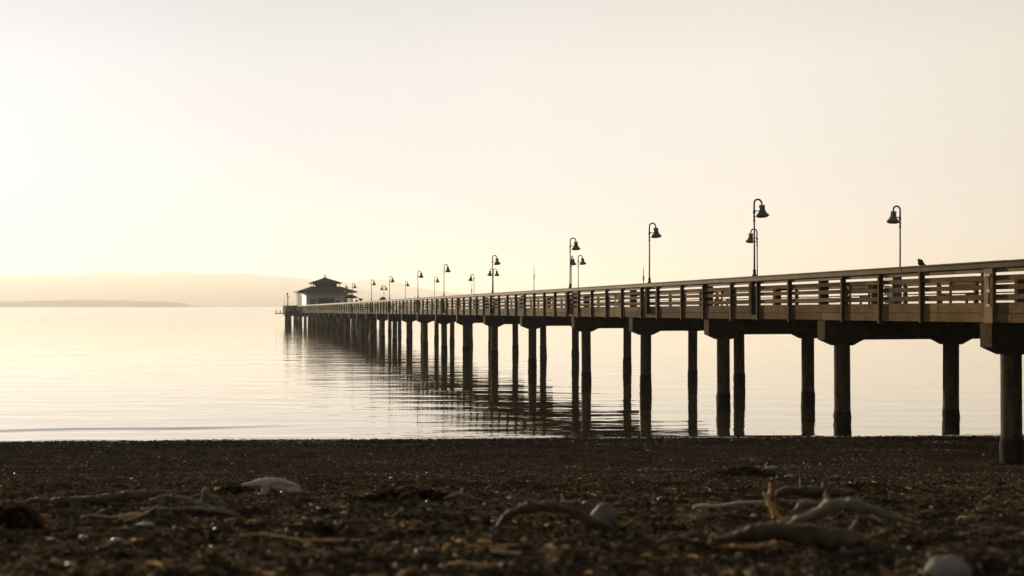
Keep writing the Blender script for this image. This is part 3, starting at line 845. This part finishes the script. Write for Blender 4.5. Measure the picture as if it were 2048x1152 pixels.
# ------------------------------------------------------------------ driftwood and stones on the beach
def smooth_path(pts, n=6):
    pts = [Vector(p) for p in pts]; out = []
    for i in range(len(pts)-1):
        p0 = pts[max(i-1, 0)]; p1 = pts[i]; p2 = pts[i+1]; p3 = pts[min(i+2, len(pts)-1)]
        for k in range(n):
            t = k/n
            out.append(.5*((2*p1)+(p2-p0)*t+(2*p0-5*p1+4*p2-p3)*t*t+(3*p1-p0-3*p2+p3)*t**3))
    out.append(pts[-1]); return out
def wood(name, base, limbs, mat, label, cat, vox=.012, group=None, knob=.34, sink=0.0, tilt=0):
    """base: pixel of the foot on the ground; limbs: lists of (px, py, radius px, depth offset m); all at the base's distance"""
    g = gp(*base); d = g.y; mb = MB()
    for limb in limbs:
        P = [at(x, y, d+dd)-g for x, y, r, dd in limb]
        R = [r/F*d for x, y, r, dd in limb]
        sp = smooth_path(P); rad = []
        for i in range(len(sp)):
            t = i/6; k = min(int(t), len(R)-2) if len(R) > 1 else 0
            f_ = t-k; rad.append((R[k]*(1-f_)+R[min(k+1, len(R)-1)]*f_)*(1+knob*(random.random()-.5)))
        mb.tube(sp, rad, 12, .8, .24)
        if name.startswith('drift') and mat is not DRIFT_W:
            for _ in range(3 if len(limb) > 4 else 1):
                q = random.randrange(2, len(sp)-2); dr = Vector((random.uniform(-1, 1), random.uniform(-.6, .6), random.uniform(.1, 1))).normalized(); r0 = rad[q]
                ln = r0*random.uniform(1.6, 3.4); mid = sp[q]+dr*ln*.6+Vector((random.uniform(-.3, .3), 0, random.uniform(-.2, .2)))*r0
                mb.tube([sp[q], mid, sp[q]+dr*ln], [r0*.5, r0*.3, r0*.12], 8, .8, .3)
    o = mb.build(name, mat); o.location = g-Vector((0, 0, sink))
    if vox:
        rm = o.modifiers.new('remesh', 'REMESH'); rm.mode = 'VOXEL'; rm.voxel_size = vox; rm.use_smooth_shade = True
        tx = bpy.data.textures.new('lumps', 'CLOUDS'); tx.noise_scale = vox*6
        dm = o.modifiers.new('lumps', 'DISPLACE'); dm.texture = tx; dm.strength = vox*(2.0 if mat is not DRIFT_W else .7); dm.texture_coords = 'LOCAL'
        t2 = bpy.data.textures.new('grain', 'VORONOI'); t2.noise_scale = vox*3.2; t2.distance_metric = 'MANHATTAN'
        d2 = o.modifiers.new('grain', 'DISPLACE'); d2.texture = t2; d2.strength = vox*.8; d2.texture_coords = 'LOCAL'
    return tag(o, label, cat, group)
DG = 'driftwood lying on the beach'
wood('driftwood', (530, 995), [[(483, 976, 2, 0), (505, 972, 6, 0), (532, 968, 8, 0), (556, 967, 6, 0), (580, 973, 6, .05), (602, 980, 2, .08)], [(532, 972, 10, 0), (530, 985, 7, 0), (527, 995, 4, 0)], [(540, 973, 6, .02), (562, 979, 10, .05), (580, 984, 8, .07), (600, 986, 4, .08)]], DRIFT_W, 'pale bleached driftwood chunk standing out against the dark gravel', 'driftwood', .012, DG, sink=-.03)
wood('driftwood', (425, 1012), [[(402, 1010, 5, 0), (412, 985, 7, 0), (413, 976, 3, 0)], [(412, 985, 7, 0), (430, 1000, 8, 0), (448, 1010, 5, 0)]], DRIFT_G, 'pointed grey driftwood stump left of the pale bleached piece', 'driftwood', .012, DG)
wood('driftwood_log', (200, 1008), [[(50, 1006, 4, .1), (75, 1001, 6, .1), (130, 1003, 9, 0), (190, 1000, 11, 0), (250, 992, 10, 0), (310, 987, 9, .1), (380, 985, 6, .2)]], DRIFT_B, 'long dark low log at the left of the beach with a glinting crest', 'driftwood', .02, DG)
wood('twig', (280, 1010), [[(206, 1006, 4, 0), (215, 1004, 3.5, 0), (250, 1009, 2.6, 0), (300, 1006, 2.4, 0), (330, 998, 2, 0)], [(212, 1005, 3, 0), (228, 1012, 2.5, 0), (242, 1020, 2, 0)]], DRIFT_G, 'grey forked twig in front of the long dark log', 'twig', .006)
wood('twig', (230, 1024), [[(120, 1021, 1.8, 0), (170, 1020, 2, 0), (212, 1017, 1.6, 0)]], DRIFT_B, 'thin straight brown twig under the long dark log', 'twig', .005)
wood('driftwood_stick', (420, 1028), [[(225, 1027, 2, 0), (255, 1021, 3, 0), (310, 1019, 4, 0), (380, 1018, 5, 0), (430, 1021, 6, 0), (465, 1028, 5, 0), (482, 1034, 2, 0)]], DRIFT_G, 'long smooth grey stick below the pointed stump', 'driftwood', .01, DG)
wood('twig', (270, 1046), [[(215, 1050, 2, 0), (250, 1043, 2.6, 0), (285, 1030, 2.6, 0), (316, 1011, 2, 0)], [(238, 1040, 3, .02), (255, 1031, 5, .02), (275, 1030, 5, .02), (290, 1029, 2, .02)]], TWIG, 'tan twig bundle slanting up at the left, lit by the sun', 'twig', .006)
wood('driftwood_root', (360, 1012), [[(300, 1002, 3, .1), (330, 994, 5, .05), (362, 996, 6, 0), (392, 1006, 6, 0), (420, 1014, 4, 0)], [(340, 995, 3, 0), (352, 984, 2.5, 0), (349, 976, 1.5, 0)], [(376, 1000, 3, 0), (394, 990, 2.5, .05), (408, 992, 1.5, .1)]], DRIFT_G, 'gnarled grey root with short prongs beside the pointed stump', 'driftwood', .009, DG)
wood('twig', (190, 1036), [[(150, 1036, 2, 0), (185, 1031, 2.6, 0), (222, 1034, 2.2, 0), (246, 1029, 1.6, 0)], [(186, 1031, 2, 0), (200, 1022, 1.6, 0), (210, 1020, 1.2, 0)]], TWIG, 'low crooked tan twig left of the sunlit twig bundle', 'twig', .006)
wood('twig', (1600, 1052), [[(1556, 1044, 2, -.05), (1580, 1036, 2.6, -.05), (1612, 1046, 2.4, -.05), (1650, 1054, 1.6, -.05)]], TWIG, 'crooked tan twig between the upright twig and the thick grey root', 'twig', .006)
wood('driftwood_branch', (1085, 1068), [[(976, 1072, 3, .0), (993, 1054, 6, 0), (1018, 1031, 9, 0), (1055, 1016, 11, 0), (1095, 1013, 12, 0), (1140, 1021, 12, 0), (1172, 1038, 13, 0), (1208, 1050, 10, 0), (1230, 1064, 5, 0)], [(1000, 1072, 5, -.1), (1020, 1062, 3, -.1), (1035, 1052, 2, -.1)]], DRIFT_B, 'arched brown branch with an opening beneath it, centre foreground', 'driftwood', .014, DG)
wood('twig', (1122, 1008), [[(1122, 1012, 3, .1), (1125, 998, 2.4, .1), (1123, 988, 1.5, .1)], [(1124, 1003, 2, .1), (1136, 1004, 1.5, .1), (1150, 1000, 1.2, .1)]], TWIG, 'tiny tan sprig standing on the arched branch', 'twig', .005)
wood('driftwood_stick', (1430, 1018), [[(1385, 1016, 4, 0), (1402, 1012, 5, 0), (1440, 1011, 3.4, 0), (1482, 1005, 3, 0), (1530, 1003, 2, 0)]], DRIFT_W, 'thin pale stick lying left of the upright forked twig', 'driftwood', .008, DG)
wood('twig', (1560, 1048), [[(1541, 968, 2.4, 0), (1541, 984, 3.4, 0), (1535, 993, 4.2, 0), (1540, 1010, 5.4, 0), (1553, 1028, 6, 0), (1567, 1042, 5.4, 0), (1582, 1050, 5, 0)], [(1527, 984, 2, 0), (1534, 1000, 4, 0)], [(1543, 1016, 4.2, 0), (1547, 1036, 3.6, 0)]], TWIG, 'upright forked tan twig sticking up and catching the sun', 'twig', .006)
wood('driftwood_root', (1700, 1060), [[(1578, 1053, 6, 0), (1598, 1040, 11, 0), (1630, 1030, 12, 0), (1660, 1014, 14, 0), (1705, 1010, 14, 0), (1742, 1019, 13, 0), (1790, 1034, 9, 0), (1838, 1050, 4, 0)], [(1640, 1015, 8, .1), (1675, 1004, 6, .1), (1700, 994, 3, .1)]], DRIFT_G, 'thick grey root arching over the gravel at the right', 'driftwood', .014, DG)
wood('driftwood', (1615, 1026), [[(1588, 1024, 5, .1), (1605, 1010, 9, .1), (1625, 1008, 9, .1), (1642, 1014, 6, .1)], [(1558, 1001, 2, .15), (1600, 1002, 2.6, .15), (1632, 1004, 2, .15)]], DRIFT_G, 'short rounded grey driftwood knob behind the thick root', 'driftwood', .012, DG)
wood('driftwood_log', (1600, 1100), [[(1418, 1086, 5, 0), (1460, 1076, 12, 0), (1510, 1066, 18, 0), (1560, 1062, 22, 0), (1620, 1070, 24, 0), (1680, 1078, 24, 0), (1730, 1086, 20, 0), (1752, 1094, 10, 0)]], DRIFT_B, 'bulky dark log lying in front of the thick grey root', 'driftwood', .016, DG)
wood('driftwood_stick', (1480, 1100), [[(1425, 1092, 3, 0), (1440, 1093, 5, 0), (1480, 1095, 4, 0), (1515, 1094, 4, 0), (1535, 1088, 3, 0)]], TWIG, 'tan stick below the left end of the bulky dark log', 'driftwood', .006, DG)
wood('kelp_stalk', (1390, 1092), [[(1325, 1085, 3, 0), (1350, 1077, 5, 0), (1380, 1083, 5, 0), (1410, 1088, 4, 0), (1430, 1093, 3, 0)]], DRIFT_B, 'brown crooked kelp stalk left of the tan stick', 'kelp', .008)
wood('kelp_stalk', (640, 1086), [[(480, 1072, 2.6, 0), (515, 1068, 2.5, 0), (555, 1073, 3.4, 0), (600, 1081, 4, 0), (660, 1081, 4, 0), (720, 1081, 2.5, 0)]], TWIG, 'long thin orange-brown stalk lying across the left foreground', 'kelp', .006)
wood('driftwood_stick', (960, 1138), [[(868, 1136, 3, 0), (920, 1127, 5, 0), (965, 1133, 5, 0), (1005, 1132, 5, 0), (1025, 1126, 4, 0)]], TWIG, 'wavy tan stick at the bottom edge of the beach', 'driftwood', .008, DG)
wood('driftwood_log', (1630, 999), [[(1552, 985, 6, .1), (1580, 982, 11, .1), (1630, 984, 13, .1), (1680, 986, 10, .1), (1712, 985, 5, .1)]], DRIFT_B, 'dark half buried log behind the upright forked twig', 'driftwood', .016, DG)
wood('driftwood', (915, 1002), [[(886, 997, 2, 0), (905, 993, 5, 0), (925, 989, 5, 0), (945, 996, 5, 0), (958, 1003, 3, 0)]], DRIFT_G, 'small flat grey driftwood with a pale edge, beach centre', 'driftwood', .008, DG)
wood('bark_piece', (1010, 1106), [[(978, 1104, 5, 0), (1000, 1105, 8, 0), (1030, 1108, 7, 0), (1048, 1112, 4, 0)], [(980, 1094, 3, .05), (1010, 1092, 4, .05), (1040, 1088, 3, .05)]], TWIG, 'flat tan bark pieces below the arched branch', 'bark', .01)
wood('bark_piece', (1110, 1122), [[(1095, 1130, 3, 0), (1108, 1124, 5, 0), (1120, 1116, 4, 0)]], TWIG, 'short tan bark chip at the bottom centre', 'bark', .008)
wood('bark_piece', (892, 1104), [[(888, 1104, 4, 0), (893, 1094, 5, 0), (899, 1088, 3, 0)]], TWIG, 'bright orange bark chip standing on edge left of centre', 'bark', .008)
wood('twig', (1532, 934), [[(1529, 934, 1.6, 0), (1533, 928, 1.5, 0), (1535, 924, 1.2, 0)]], TWIG, 'tiny upright twig beside the brown weed mound', 'twig', .005)
wood('twig', (795, 1032), [[(783, 1035, 2.6, 0), (795, 1024, 2.2, 0), (806, 1014, 1.5, 0)]], TWIG, 'short slanting tan twig below the central weed mound', 'twig', .006)

def rock(px, py, w, h, mat, label, cat='stone', seed=0, group=None, name='stone', bury=.3):
    g = gp(px, py); k = g.y/F
    rr = random.Random(seed); mb = MB(); n, m = (36, 24) if w > 20 else (16, 10); vs = []; fs = []
    ax = [Vector((rr.uniform(-1, 1), rr.uniform(-1, 1), rr.uniform(-1, 1))).normalized() for _ in range(9)]
    for i in range(m+1):
        ph = math.pi*i/m
        for j in range(n):
            th = 2*math.pi*j/n
            v = Vector((math.sin(ph)*math.cos(th), math.sin(ph)*math.sin(th), math.cos(ph)))
            s = 1
            for q, a_ in enumerate(ax): s -= .5*max(0, v.dot(a_)-.62)
            s += .10*mnoise.noise(v*1.7+Vector((seed*3.1, 0, 0)))+.06*mnoise.noise(v*4.5+Vector((seed, 2, 0)))
            vs.append((v.x*w*k*.5*s, v.y*w*k*.42*s, v.z*h*k*.62*s))
    for i in range(m):
        for j in range(n):
            a_ = i*n+j; b2 = i*n+(j+1) % n; fs.append((a_, a_+n, b2+n, b2))
    mb.add(vs, fs, True)
    o = mb.build(name, mat); o.location = g+Vector((0, 0, h*k*(.62-bury))); o.rotation_euler = (0, 0, rr.uniform(-.4, .4))
    return tag(o, label, cat, group)
rock(1892, 1152, 112, 46, ROCKM, 'large rounded grey stone at the bottom right edge', seed=3)
rock(1205, 1052, 58, 52, ROCKM, 'grey boulder at the right end of the arched branch', seed=5)
rock(1556, 957, 9, 7, ROCKM, 'small round stone, left one of a pair behind the dark half buried log', seed=6)
rock(1578, 957, 22, 8, ROCKM, 'flat stone, right one of a pair behind the dark half buried log', seed=7)
rock(1545, 940, 30, 9, ROCKM, 'low grey stone right of the brown weed mound', seed=8)
rock(1640, 931, 5, 6, PALER, 'tiny bright pebble near the foot of the second pile pair', seed=9, name='pale_pebble', cat='pebble')
rock(1608, 928, 3.5, 5, PALER, 'bright white pebble left of a brighter one below the piles', seed=10, name='pale_pebble', cat='pebble')
rock(1967, 911, 7, 4.5, PALER, 'pale pinkish pebble left of the nearest pile foot', seed=11, name='pale_pebble', cat='pebble')
rock(1420, 983, 6, 6, PALER, 'round bright pebble below the brown weed mound', seed=12, name='pale_pebble', cat='pebble')
rock(1413, 977, 4, 4, PALER, 'small dim pebble touching a round bright one', seed=13, name='pale_pebble', cat='pebble')
rock(934, 1070, 8, 8, PALER, 'round pale pebble left of the arched branch', seed=14, name='pale_pebble', cat='pebble')
rock(1508, 1034, 11, 7, PALER, 'cream pebble left of the upright forked twig', seed=15, name='pale_pebble', cat='pebble')
rock(612, 1095, 8, 7, PALER, 'pale pebble below the long orange-brown stalk', seed=16, name='pale_pebble', cat='pebble')
rock(167, 1078, 18, 8, PALER, 'flat whitish stone at the lower left of the beach', seed=17, name='pale_pebble', cat='pebble')
rock(232, 1083, 24, 8, PALER, 'cream elongated stone below the tan twig bundle', seed=18, name='pale_pebble', cat='pebble')
rock(290, 1053, 38, 9, ROCKM, 'flat bluish grey slab beside the tan twig bundle', seed=19)
rock(622, 1012, 8, 5, PALER, 'small pale stone right below the bleached driftwood', seed=20, name='pale_pebble', cat='pebble')
rock(688, 1028, 16, 5, PALER, 'thin pale stone in the middle left gravel', seed=21, name='pale_pebble', cat='pebble')
rock(1864, 1017, 10, 5, PALER, 'cream stone right of the thick grey root', seed=22, name='pale_pebble', cat='pebble')

# mounds of wrack: one mass each
def strips(name, n, sampler, label, kind=None, cat=None, lo=.04, hi=.16, wlo=.006, whi=.018, lift=.06):
    P = []; Fc = []; tn = []; b = 0
    for _ in range(n):
        x, y, z = sampler()
        L = random.uniform(lo, hi); w = random.uniform(wlo, whi); th = random.uniform(0, math.tau)
        bend = random.uniform(-1.2, 1.2); pit = random.uniform(-.1, .55)*random.random(); t0 = random.random()**1.7
        px_, py_, pz = x, y, z+random.uniform(-.004, lift*random.random()**2)
        roll = random.uniform(-1.2, 1.2)
        for s in range(4):
            dx, dy = math.cos(th), math.sin(th)
            nx, ny = -dy*math.cos(roll), dx*math.cos(roll); nz = math.sin(roll)
            ww = w*(.6 if s in (0, 3) else 1)
            P.append((px_-nx*ww, py_-ny*ww, pz-nz*ww)); P.append((px_+nx*ww, py_+ny*ww, pz+nz*ww)); tn += [t0, t0]
            px_ += dx*L/3; py_ += dy*L/3; pz += math.sin(pit)*L/3; pit -= .35; th += bend/3; roll += random.uniform(-.4, .4)
        for s in range(3): Fc.append((b+2*s, b+2*s+1, b+2*s+3, b+2*s+2))
        b += 8
    o = bpy.data.objects.new(name, np_mesh(name, np.array(P), np.array(Fc), WRACKM, True, tn)); link(o)
    return tag(o, label, cat, kind=kind)
def mound(px, py, wpx, hpx, n, label, dep=.5):
    g = gp(px, py); k = g.y/F; W = wpx*k/2; H = hpx*k
    def s():
        while 1:
            a, b2 = random.gauss(0, .42), random.gauss(0, .42)
            if a*a+b2*b2 < 1: break
        x = g.x+a*W; y = g.y+b2*W*dep
        z = float(beach_z(x, y))+H*.75*(1-(a*a+b2*b2))*random.uniform(.1, 1)
        return x, y, z
    # a lumpy dark core under the strands
    P = []; nn = 40
    t = np.linspace(-1, 1, nn); A, B = np.meshgrid(t, t); r2 = A*A+B*B
    X = g.x+A*W*1.05; Y = g.y+B*W*dep*1.05
    Z = beach_z(X, Y)+H*.6*np.clip(1-r2, -.1, 1)*(1+1.6*fbm(A*5+px, B*5, 3))-.015
    root = empty('seaweed_mound', Matrix.Identity(4)); tag(root, label, 'seaweed', 'mounds of weed on the beach')
    o = bpy.data.objects.new('weed_mass', np_mesh('weed_mass', np.stack([X, Y, Z], -1).reshape(-1, 3), grid_faces(nn, nn), BEACHM)); link(o, root)
    o2 = strips('weed_strands', n, s, None, lo=.05, hi=.2); o2.parent = root
mound(1482, 952, 190, 26, 2200, 'brown weed mound near the middle of the right beach')
mound(808, 998, 190, 24, 2200, 'broad brown weed mound in the centre of the beach')
mound(15, 1050, 110, 44, 1800, 'tall dark weed clump at the left edge')
mound(640, 1068, 120, 12, 900, 'low brown weed patch above the orange-brown stalk')
mound(480, 985, 120, 16, 900, 'dark weed between the pointed stump and the bleached driftwood')
mound(1720, 975, 120, 12, 800, 'dark flat weed behind the thick grey root')

# loose seaweed and pebbles, nobody could count them
def litter():
    while 1:
        y = 4.5+22*random.random()**1.3; x = random.uniform(-.47, .47)*y+random.uniform(-1, 1)
        if fbm(np.array([x*.35]), np.array([y*1.5+40]), 4)[0] > .01-.16*random.random(): break
    return x, y, float(beach_z(x, y))
strips('seaweed_litter', 42000, litter, 'dry seaweed shreds strewn over the upper beach', 'stuff', None, .02, .09, .002, .008, .03)

def ico(sub):
    bm = bmesh.new(); bmesh.ops.create_icosphere(bm, subdivisions=sub, radius=1)
    V = np.array([v.co[:] for v in bm.verts]); Fc = np.array([[v.index for v in f.verts] for f in bm.faces]); bm.free(); return V, Fc
def pebbles(name, n, y0, y1, smin, smax, sub, label, power=1.0, edge=False):
    V0, F0 = ico(sub); nv = len(V0)
    y = y0+(y1-y0)*RS.rand(n)**power; x = (RS.rand(n)-.5)*.98*y+RS.uniform(-1.5, 1.5, n)
    if edge: y = waterline(x)-np.abs(RS.randn(n))*1.3+.25
    z = beach_z(x, y)
    s = smin*(smax/smin)**(RS.rand(n)**2.2)
    a = RS.rand(n)*math.tau; ca, sa = np.cos(a), np.sin(a)
    sx = s*RS.uniform(.8, 1.35, n); sy = s*RS.uniform(.65, 1.0, n); sz = s*RS.uniform(.4, .75, n)
    D = V0[None]*(1+RS.uniform(-.13, .13, (n, nv, 1)))
    X = D[..., 0]*sx[:, None]; Y = D[..., 1]*sy[:, None]; Z = D[..., 2]*sz[:, None]
    t1 = RS.uniform(-.5, .5, n)[:, None]; t2 = RS.uniform(-.5, .5, n)[:, None]
    Zt = Z+X*t1+Y*t2
    Xr = X*ca[:, None]-Y*sa[:, None]+x[:, None]; Yr = X*sa[:, None]+Y*ca[:, None]+y[:, None]
    Zr = Zt+(z+sz*.25)[:, None]
    P = np.stack([Xr, Yr, Zr], -1).reshape(-1, 3)
    Fa = (F0[None]+(np.arange(n)*nv)[:, None, None]).reshape(-1, 3)
    tone = np.repeat(np.where(RS.rand(n) < .02, RS.uniform(.9, 1, n), np.clip(RS.rand(n)**1.2*.97*(.72+1.9*fbm(x*.3+4, y*1.3, 4)), 0, .985)), nv)
    o = bpy.data.objects.new(name, np_mesh(name, P, Fa, PEBM, True, tone)); link(o); tag(o, label, None, kind='stuff')
pebbles('pebbles', 16000, 4.4, 12, .005, .028, 2, 'small stones of the upper beach', .9)
pebbles('pebbles', 46000, 11, 27, .007, .034, 1, 'gravel of the middle beach', .8)
pebbles('pebbles', 64000, 25, 38.5, .012, .036, 1, 'gravel of the lower beach', .9)
pebbles('pebbles', 9000, 30, 38, .02, .06, 1, 'gravel at the water line', 1, True)

# thin broken foam where the water laps the gravel
n = 5200; V0, F0 = ico(1); nv = len(V0)
x = RS.uniform(-21, 23, n); keep = fbm(x*.6+31, x*0+7, 4) > -.05+RS.uniform(-.12, .12, n); x = x[keep]; n = len(x)
s_ = .012+.05*RS.rand(n)**2; y = waterline(x)+.35*fbm(x*.5, x*0+2, 3)+.05+np.abs(RS.randn(n))*.16
P = np.stack([V0[None, :, 0]*s_[:, None]*RS.uniform(1, 3, (n, 1))+x[:, None], V0[None, :, 1]*s_[:, None]*RS.uniform(.6, 1.2, (n, 1))+y[:, None], V0[None, :, 2]*.006+np.maximum(beach_z(x, y), 0)[:, None]+.006], -1).reshape(-1, 3)
FOAM = mat_noise('foam', (.7, .7, .68), (.85, .85, .82), 20, .6, 0)
o = bpy.data.objects.new('foam', np_mesh('foam', P, (F0[None]+(np.arange(n)*nv)[:, None, None]).reshape(-1, 3), FOAM)); link(o); tag(o, 'thin broken foam along the edge of the water', None, kind='stuff')

# ------------------------------------------------------------------ haze, sky, sun
SUN_AZ, SUN_EL = 29.0, 5.0          # degrees left of the view direction, above the horizon
HAZE_D, HAZE_G = .00014, .33
bm = MB(); bm.box(-15500, 15500, -400, 16500, -8, 348)
hm = bpy.data.materials.new('haze_air'); hm.use_nodes = True; hn = hm.node_tree.nodes; hl = hm.node_tree.links
hn.remove(hn['Principled BSDF'])
pv = hn.new('ShaderNodeVolumePrincipled'); pv.inputs['Density'].default_value = HAZE_D; pv.inputs['Anisotropy'].default_value = HAZE_G
pv.inputs['Color'].default_value = (.997, .97, .95, 1)
hl.new(pv.outputs[0], hn['Material Output'].inputs['Volume'])
hz = bm.build('haze', hm); tag(hz, 'warm morning haze over the water', None, kind='stuff')

# hazy sky: bright toward the sun, dim behind the camera
SKY_SUNWARD = [(0, (0.105, 0.108, 0.114)), (0.4, (0.127, 0.127, 0.123)), (0.6, (0.191, 0.179, 0.16)), (0.7, (0.34, 0.327, 0.296)), (0.8, (0.531, 0.506, 0.469)), (0.88, (0.562, 0.549, 0.528)), (0.937, (0.525, 0.525, 0.534)), (0.979, (0.451, 0.472, 0.512)), (1, (0.432, 0.469, 0.543))]
SKY_TINT = [(0, (1.10, 1.02, .89)), (.1, (1.03, 1.01, .98)), (.2, (1.03, 1.01, .965)), (.28, (.86, .86, .83)), (.6, (.36, .41, .47)), (1, (.24, .29, .36))]
w = bpy.data.worlds.new('World'); SC.world = w; w.use_nodes = True
wn = w.node_tree.nodes; wl = w.node_tree.links; bg = wn['Background']
sky = wn.new('ShaderNodeTexSky'); sky.sky_type = 'NISHITA'; sky.sun_disc = False
sky.sun_elevation = math.radians(SUN_EL); sky.sun_rotation = math.radians(-SUN_AZ)
sky.air_density = 1.0; sky.dust_density = 6.0; sky.ozone_density = 1.0
hs = wn.new('ShaderNodeHueSaturation'); hs.inputs['Saturation'].default_value = .2; hs.inputs['Value'].default_value = .03
wl.new(sky.outputs[0], hs.inputs['Color'])
az, el = math.radians(SUN_AZ), math.radians(SUN_EL)
SUND = Vector((-math.sin(az)*math.cos(el), math.cos(az)*math.cos(el), math.sin(el)))
tc = wn.new('ShaderNodeTexCoord')
dt = wn.new('ShaderNodeVectorMath'); dt.operation = 'DOT_PRODUCT'; dt.inputs[1].default_value = SUND; wl.new(tc.outputs['Generated'], dt.inputs[0])
md = wn.new('ShaderNodeMath'); md.operation = 'MULTIPLY_ADD'; md.inputs[1].default_value = .5; md.inputs[2].default_value = .5; wl.new(dt.outputs['Value'], md.inputs[0])
def wramp(src, stops):
    cr = wn.new('ShaderNodeValToRGB'); E = cr.color_ramp.elements; cr.color_ramp.interpolation = 'B_SPLINE' if len(stops) > 9 else 'LINEAR'
    E[0].position = stops[0][0]; E[0].color = (*stops[0][1], 1); E[1].position = stops[-1][0]; E[1].color = (*stops[-1][1], 1)
    for p, c in stops[1:-1]: E.new(p).color = (*c, 1)
    wl.new(src, cr.inputs['Fac']); return cr.outputs['Color']
glow = wramp(md.outputs[0], SKY_SUNWARD)
sz = wn.new('ShaderNodeSeparateXYZ'); wl.new(tc.outputs['Generated'], sz.inputs[0])
tint = wramp(sz.outputs['Z'], SKY_TINT)
mm = wn.new('ShaderNodeMix'); mm.data_type = 'RGBA'; mm.blend_type = 'MULTIPLY'; mm.inputs['Factor'].default_value = 1
wl.new(glow, mm.inputs[6]); wl.new(tint, mm.inputs[7])
sc10 = wn.new('ShaderNodeVectorMath'); sc10.operation = 'SCALE'; sc10.inputs['Scale'].default_value = 10; wl.new(mm.outputs[2], sc10.inputs[0])
ma = wn.new('ShaderNodeVectorMath'); ma.operation = 'ADD'; wl.new(sc10.outputs[0], ma.inputs[0]); wl.new(hs.outputs[0], ma.inputs[1])
wl.new(ma.outputs[0], bg.inputs['Color'])
bg.inputs['Strength'].default_value = .1

sl = bpy.data.lights.new('sun', 'SUN'); sl.energy = 5; sl.angle = math.radians(.6); sl.color = (1, .82, .57)
so = bpy.data.objects.new('sun', sl); link(so)
az, el = math.radians(SUN_AZ), math.radians(SUN_EL)
sd = Vector((-math.sin(az)*math.cos(el), math.cos(az)*math.cos(el), math.sin(el)))
so.rotation_euler = (-sd).to_track_quat('-Z', 'Y').to_euler()
so.location = (0, 0, 50)

# ------------------------------------------------------------------ camera and render settings
cd = bpy.data.cameras.new('camera'); cam = bpy.data.objects.new('camera', cd); link(cam)
cd.sensor_width = 36; cd.lens = F/2048*36; cd.shift_y = (HZ-576)/2048
cd.clip_start = .1; cd.clip_end = 60000
cam.location = (0, 0, EYE); cam.rotation_euler = (math.pi/2, 0, 0)
cd.dof.use_dof = True; cd.dof.focus_distance = 70; cd.dof.aperture_fstop = 1.6
SC.camera = cam
SC.view_settings.view_transform = 'Standard'; SC.view_settings.look = 'None'; SC.view_settings.gamma = 1
SC.view_settings.exposure = 0.6
cy = SC.cycles
cy.use_denoising = True
try: cy.denoiser = 'OPENIMAGEDENOISE'
except Exception: pass
cy.max_bounces = 6; cy.diffuse_bounces = 3; cy.glossy_bounces = 3; cy.volume_bounces = 4; cy.transmission_bounces = 2
cy.caustics_reflective = False; cy.caustics_refractive = False
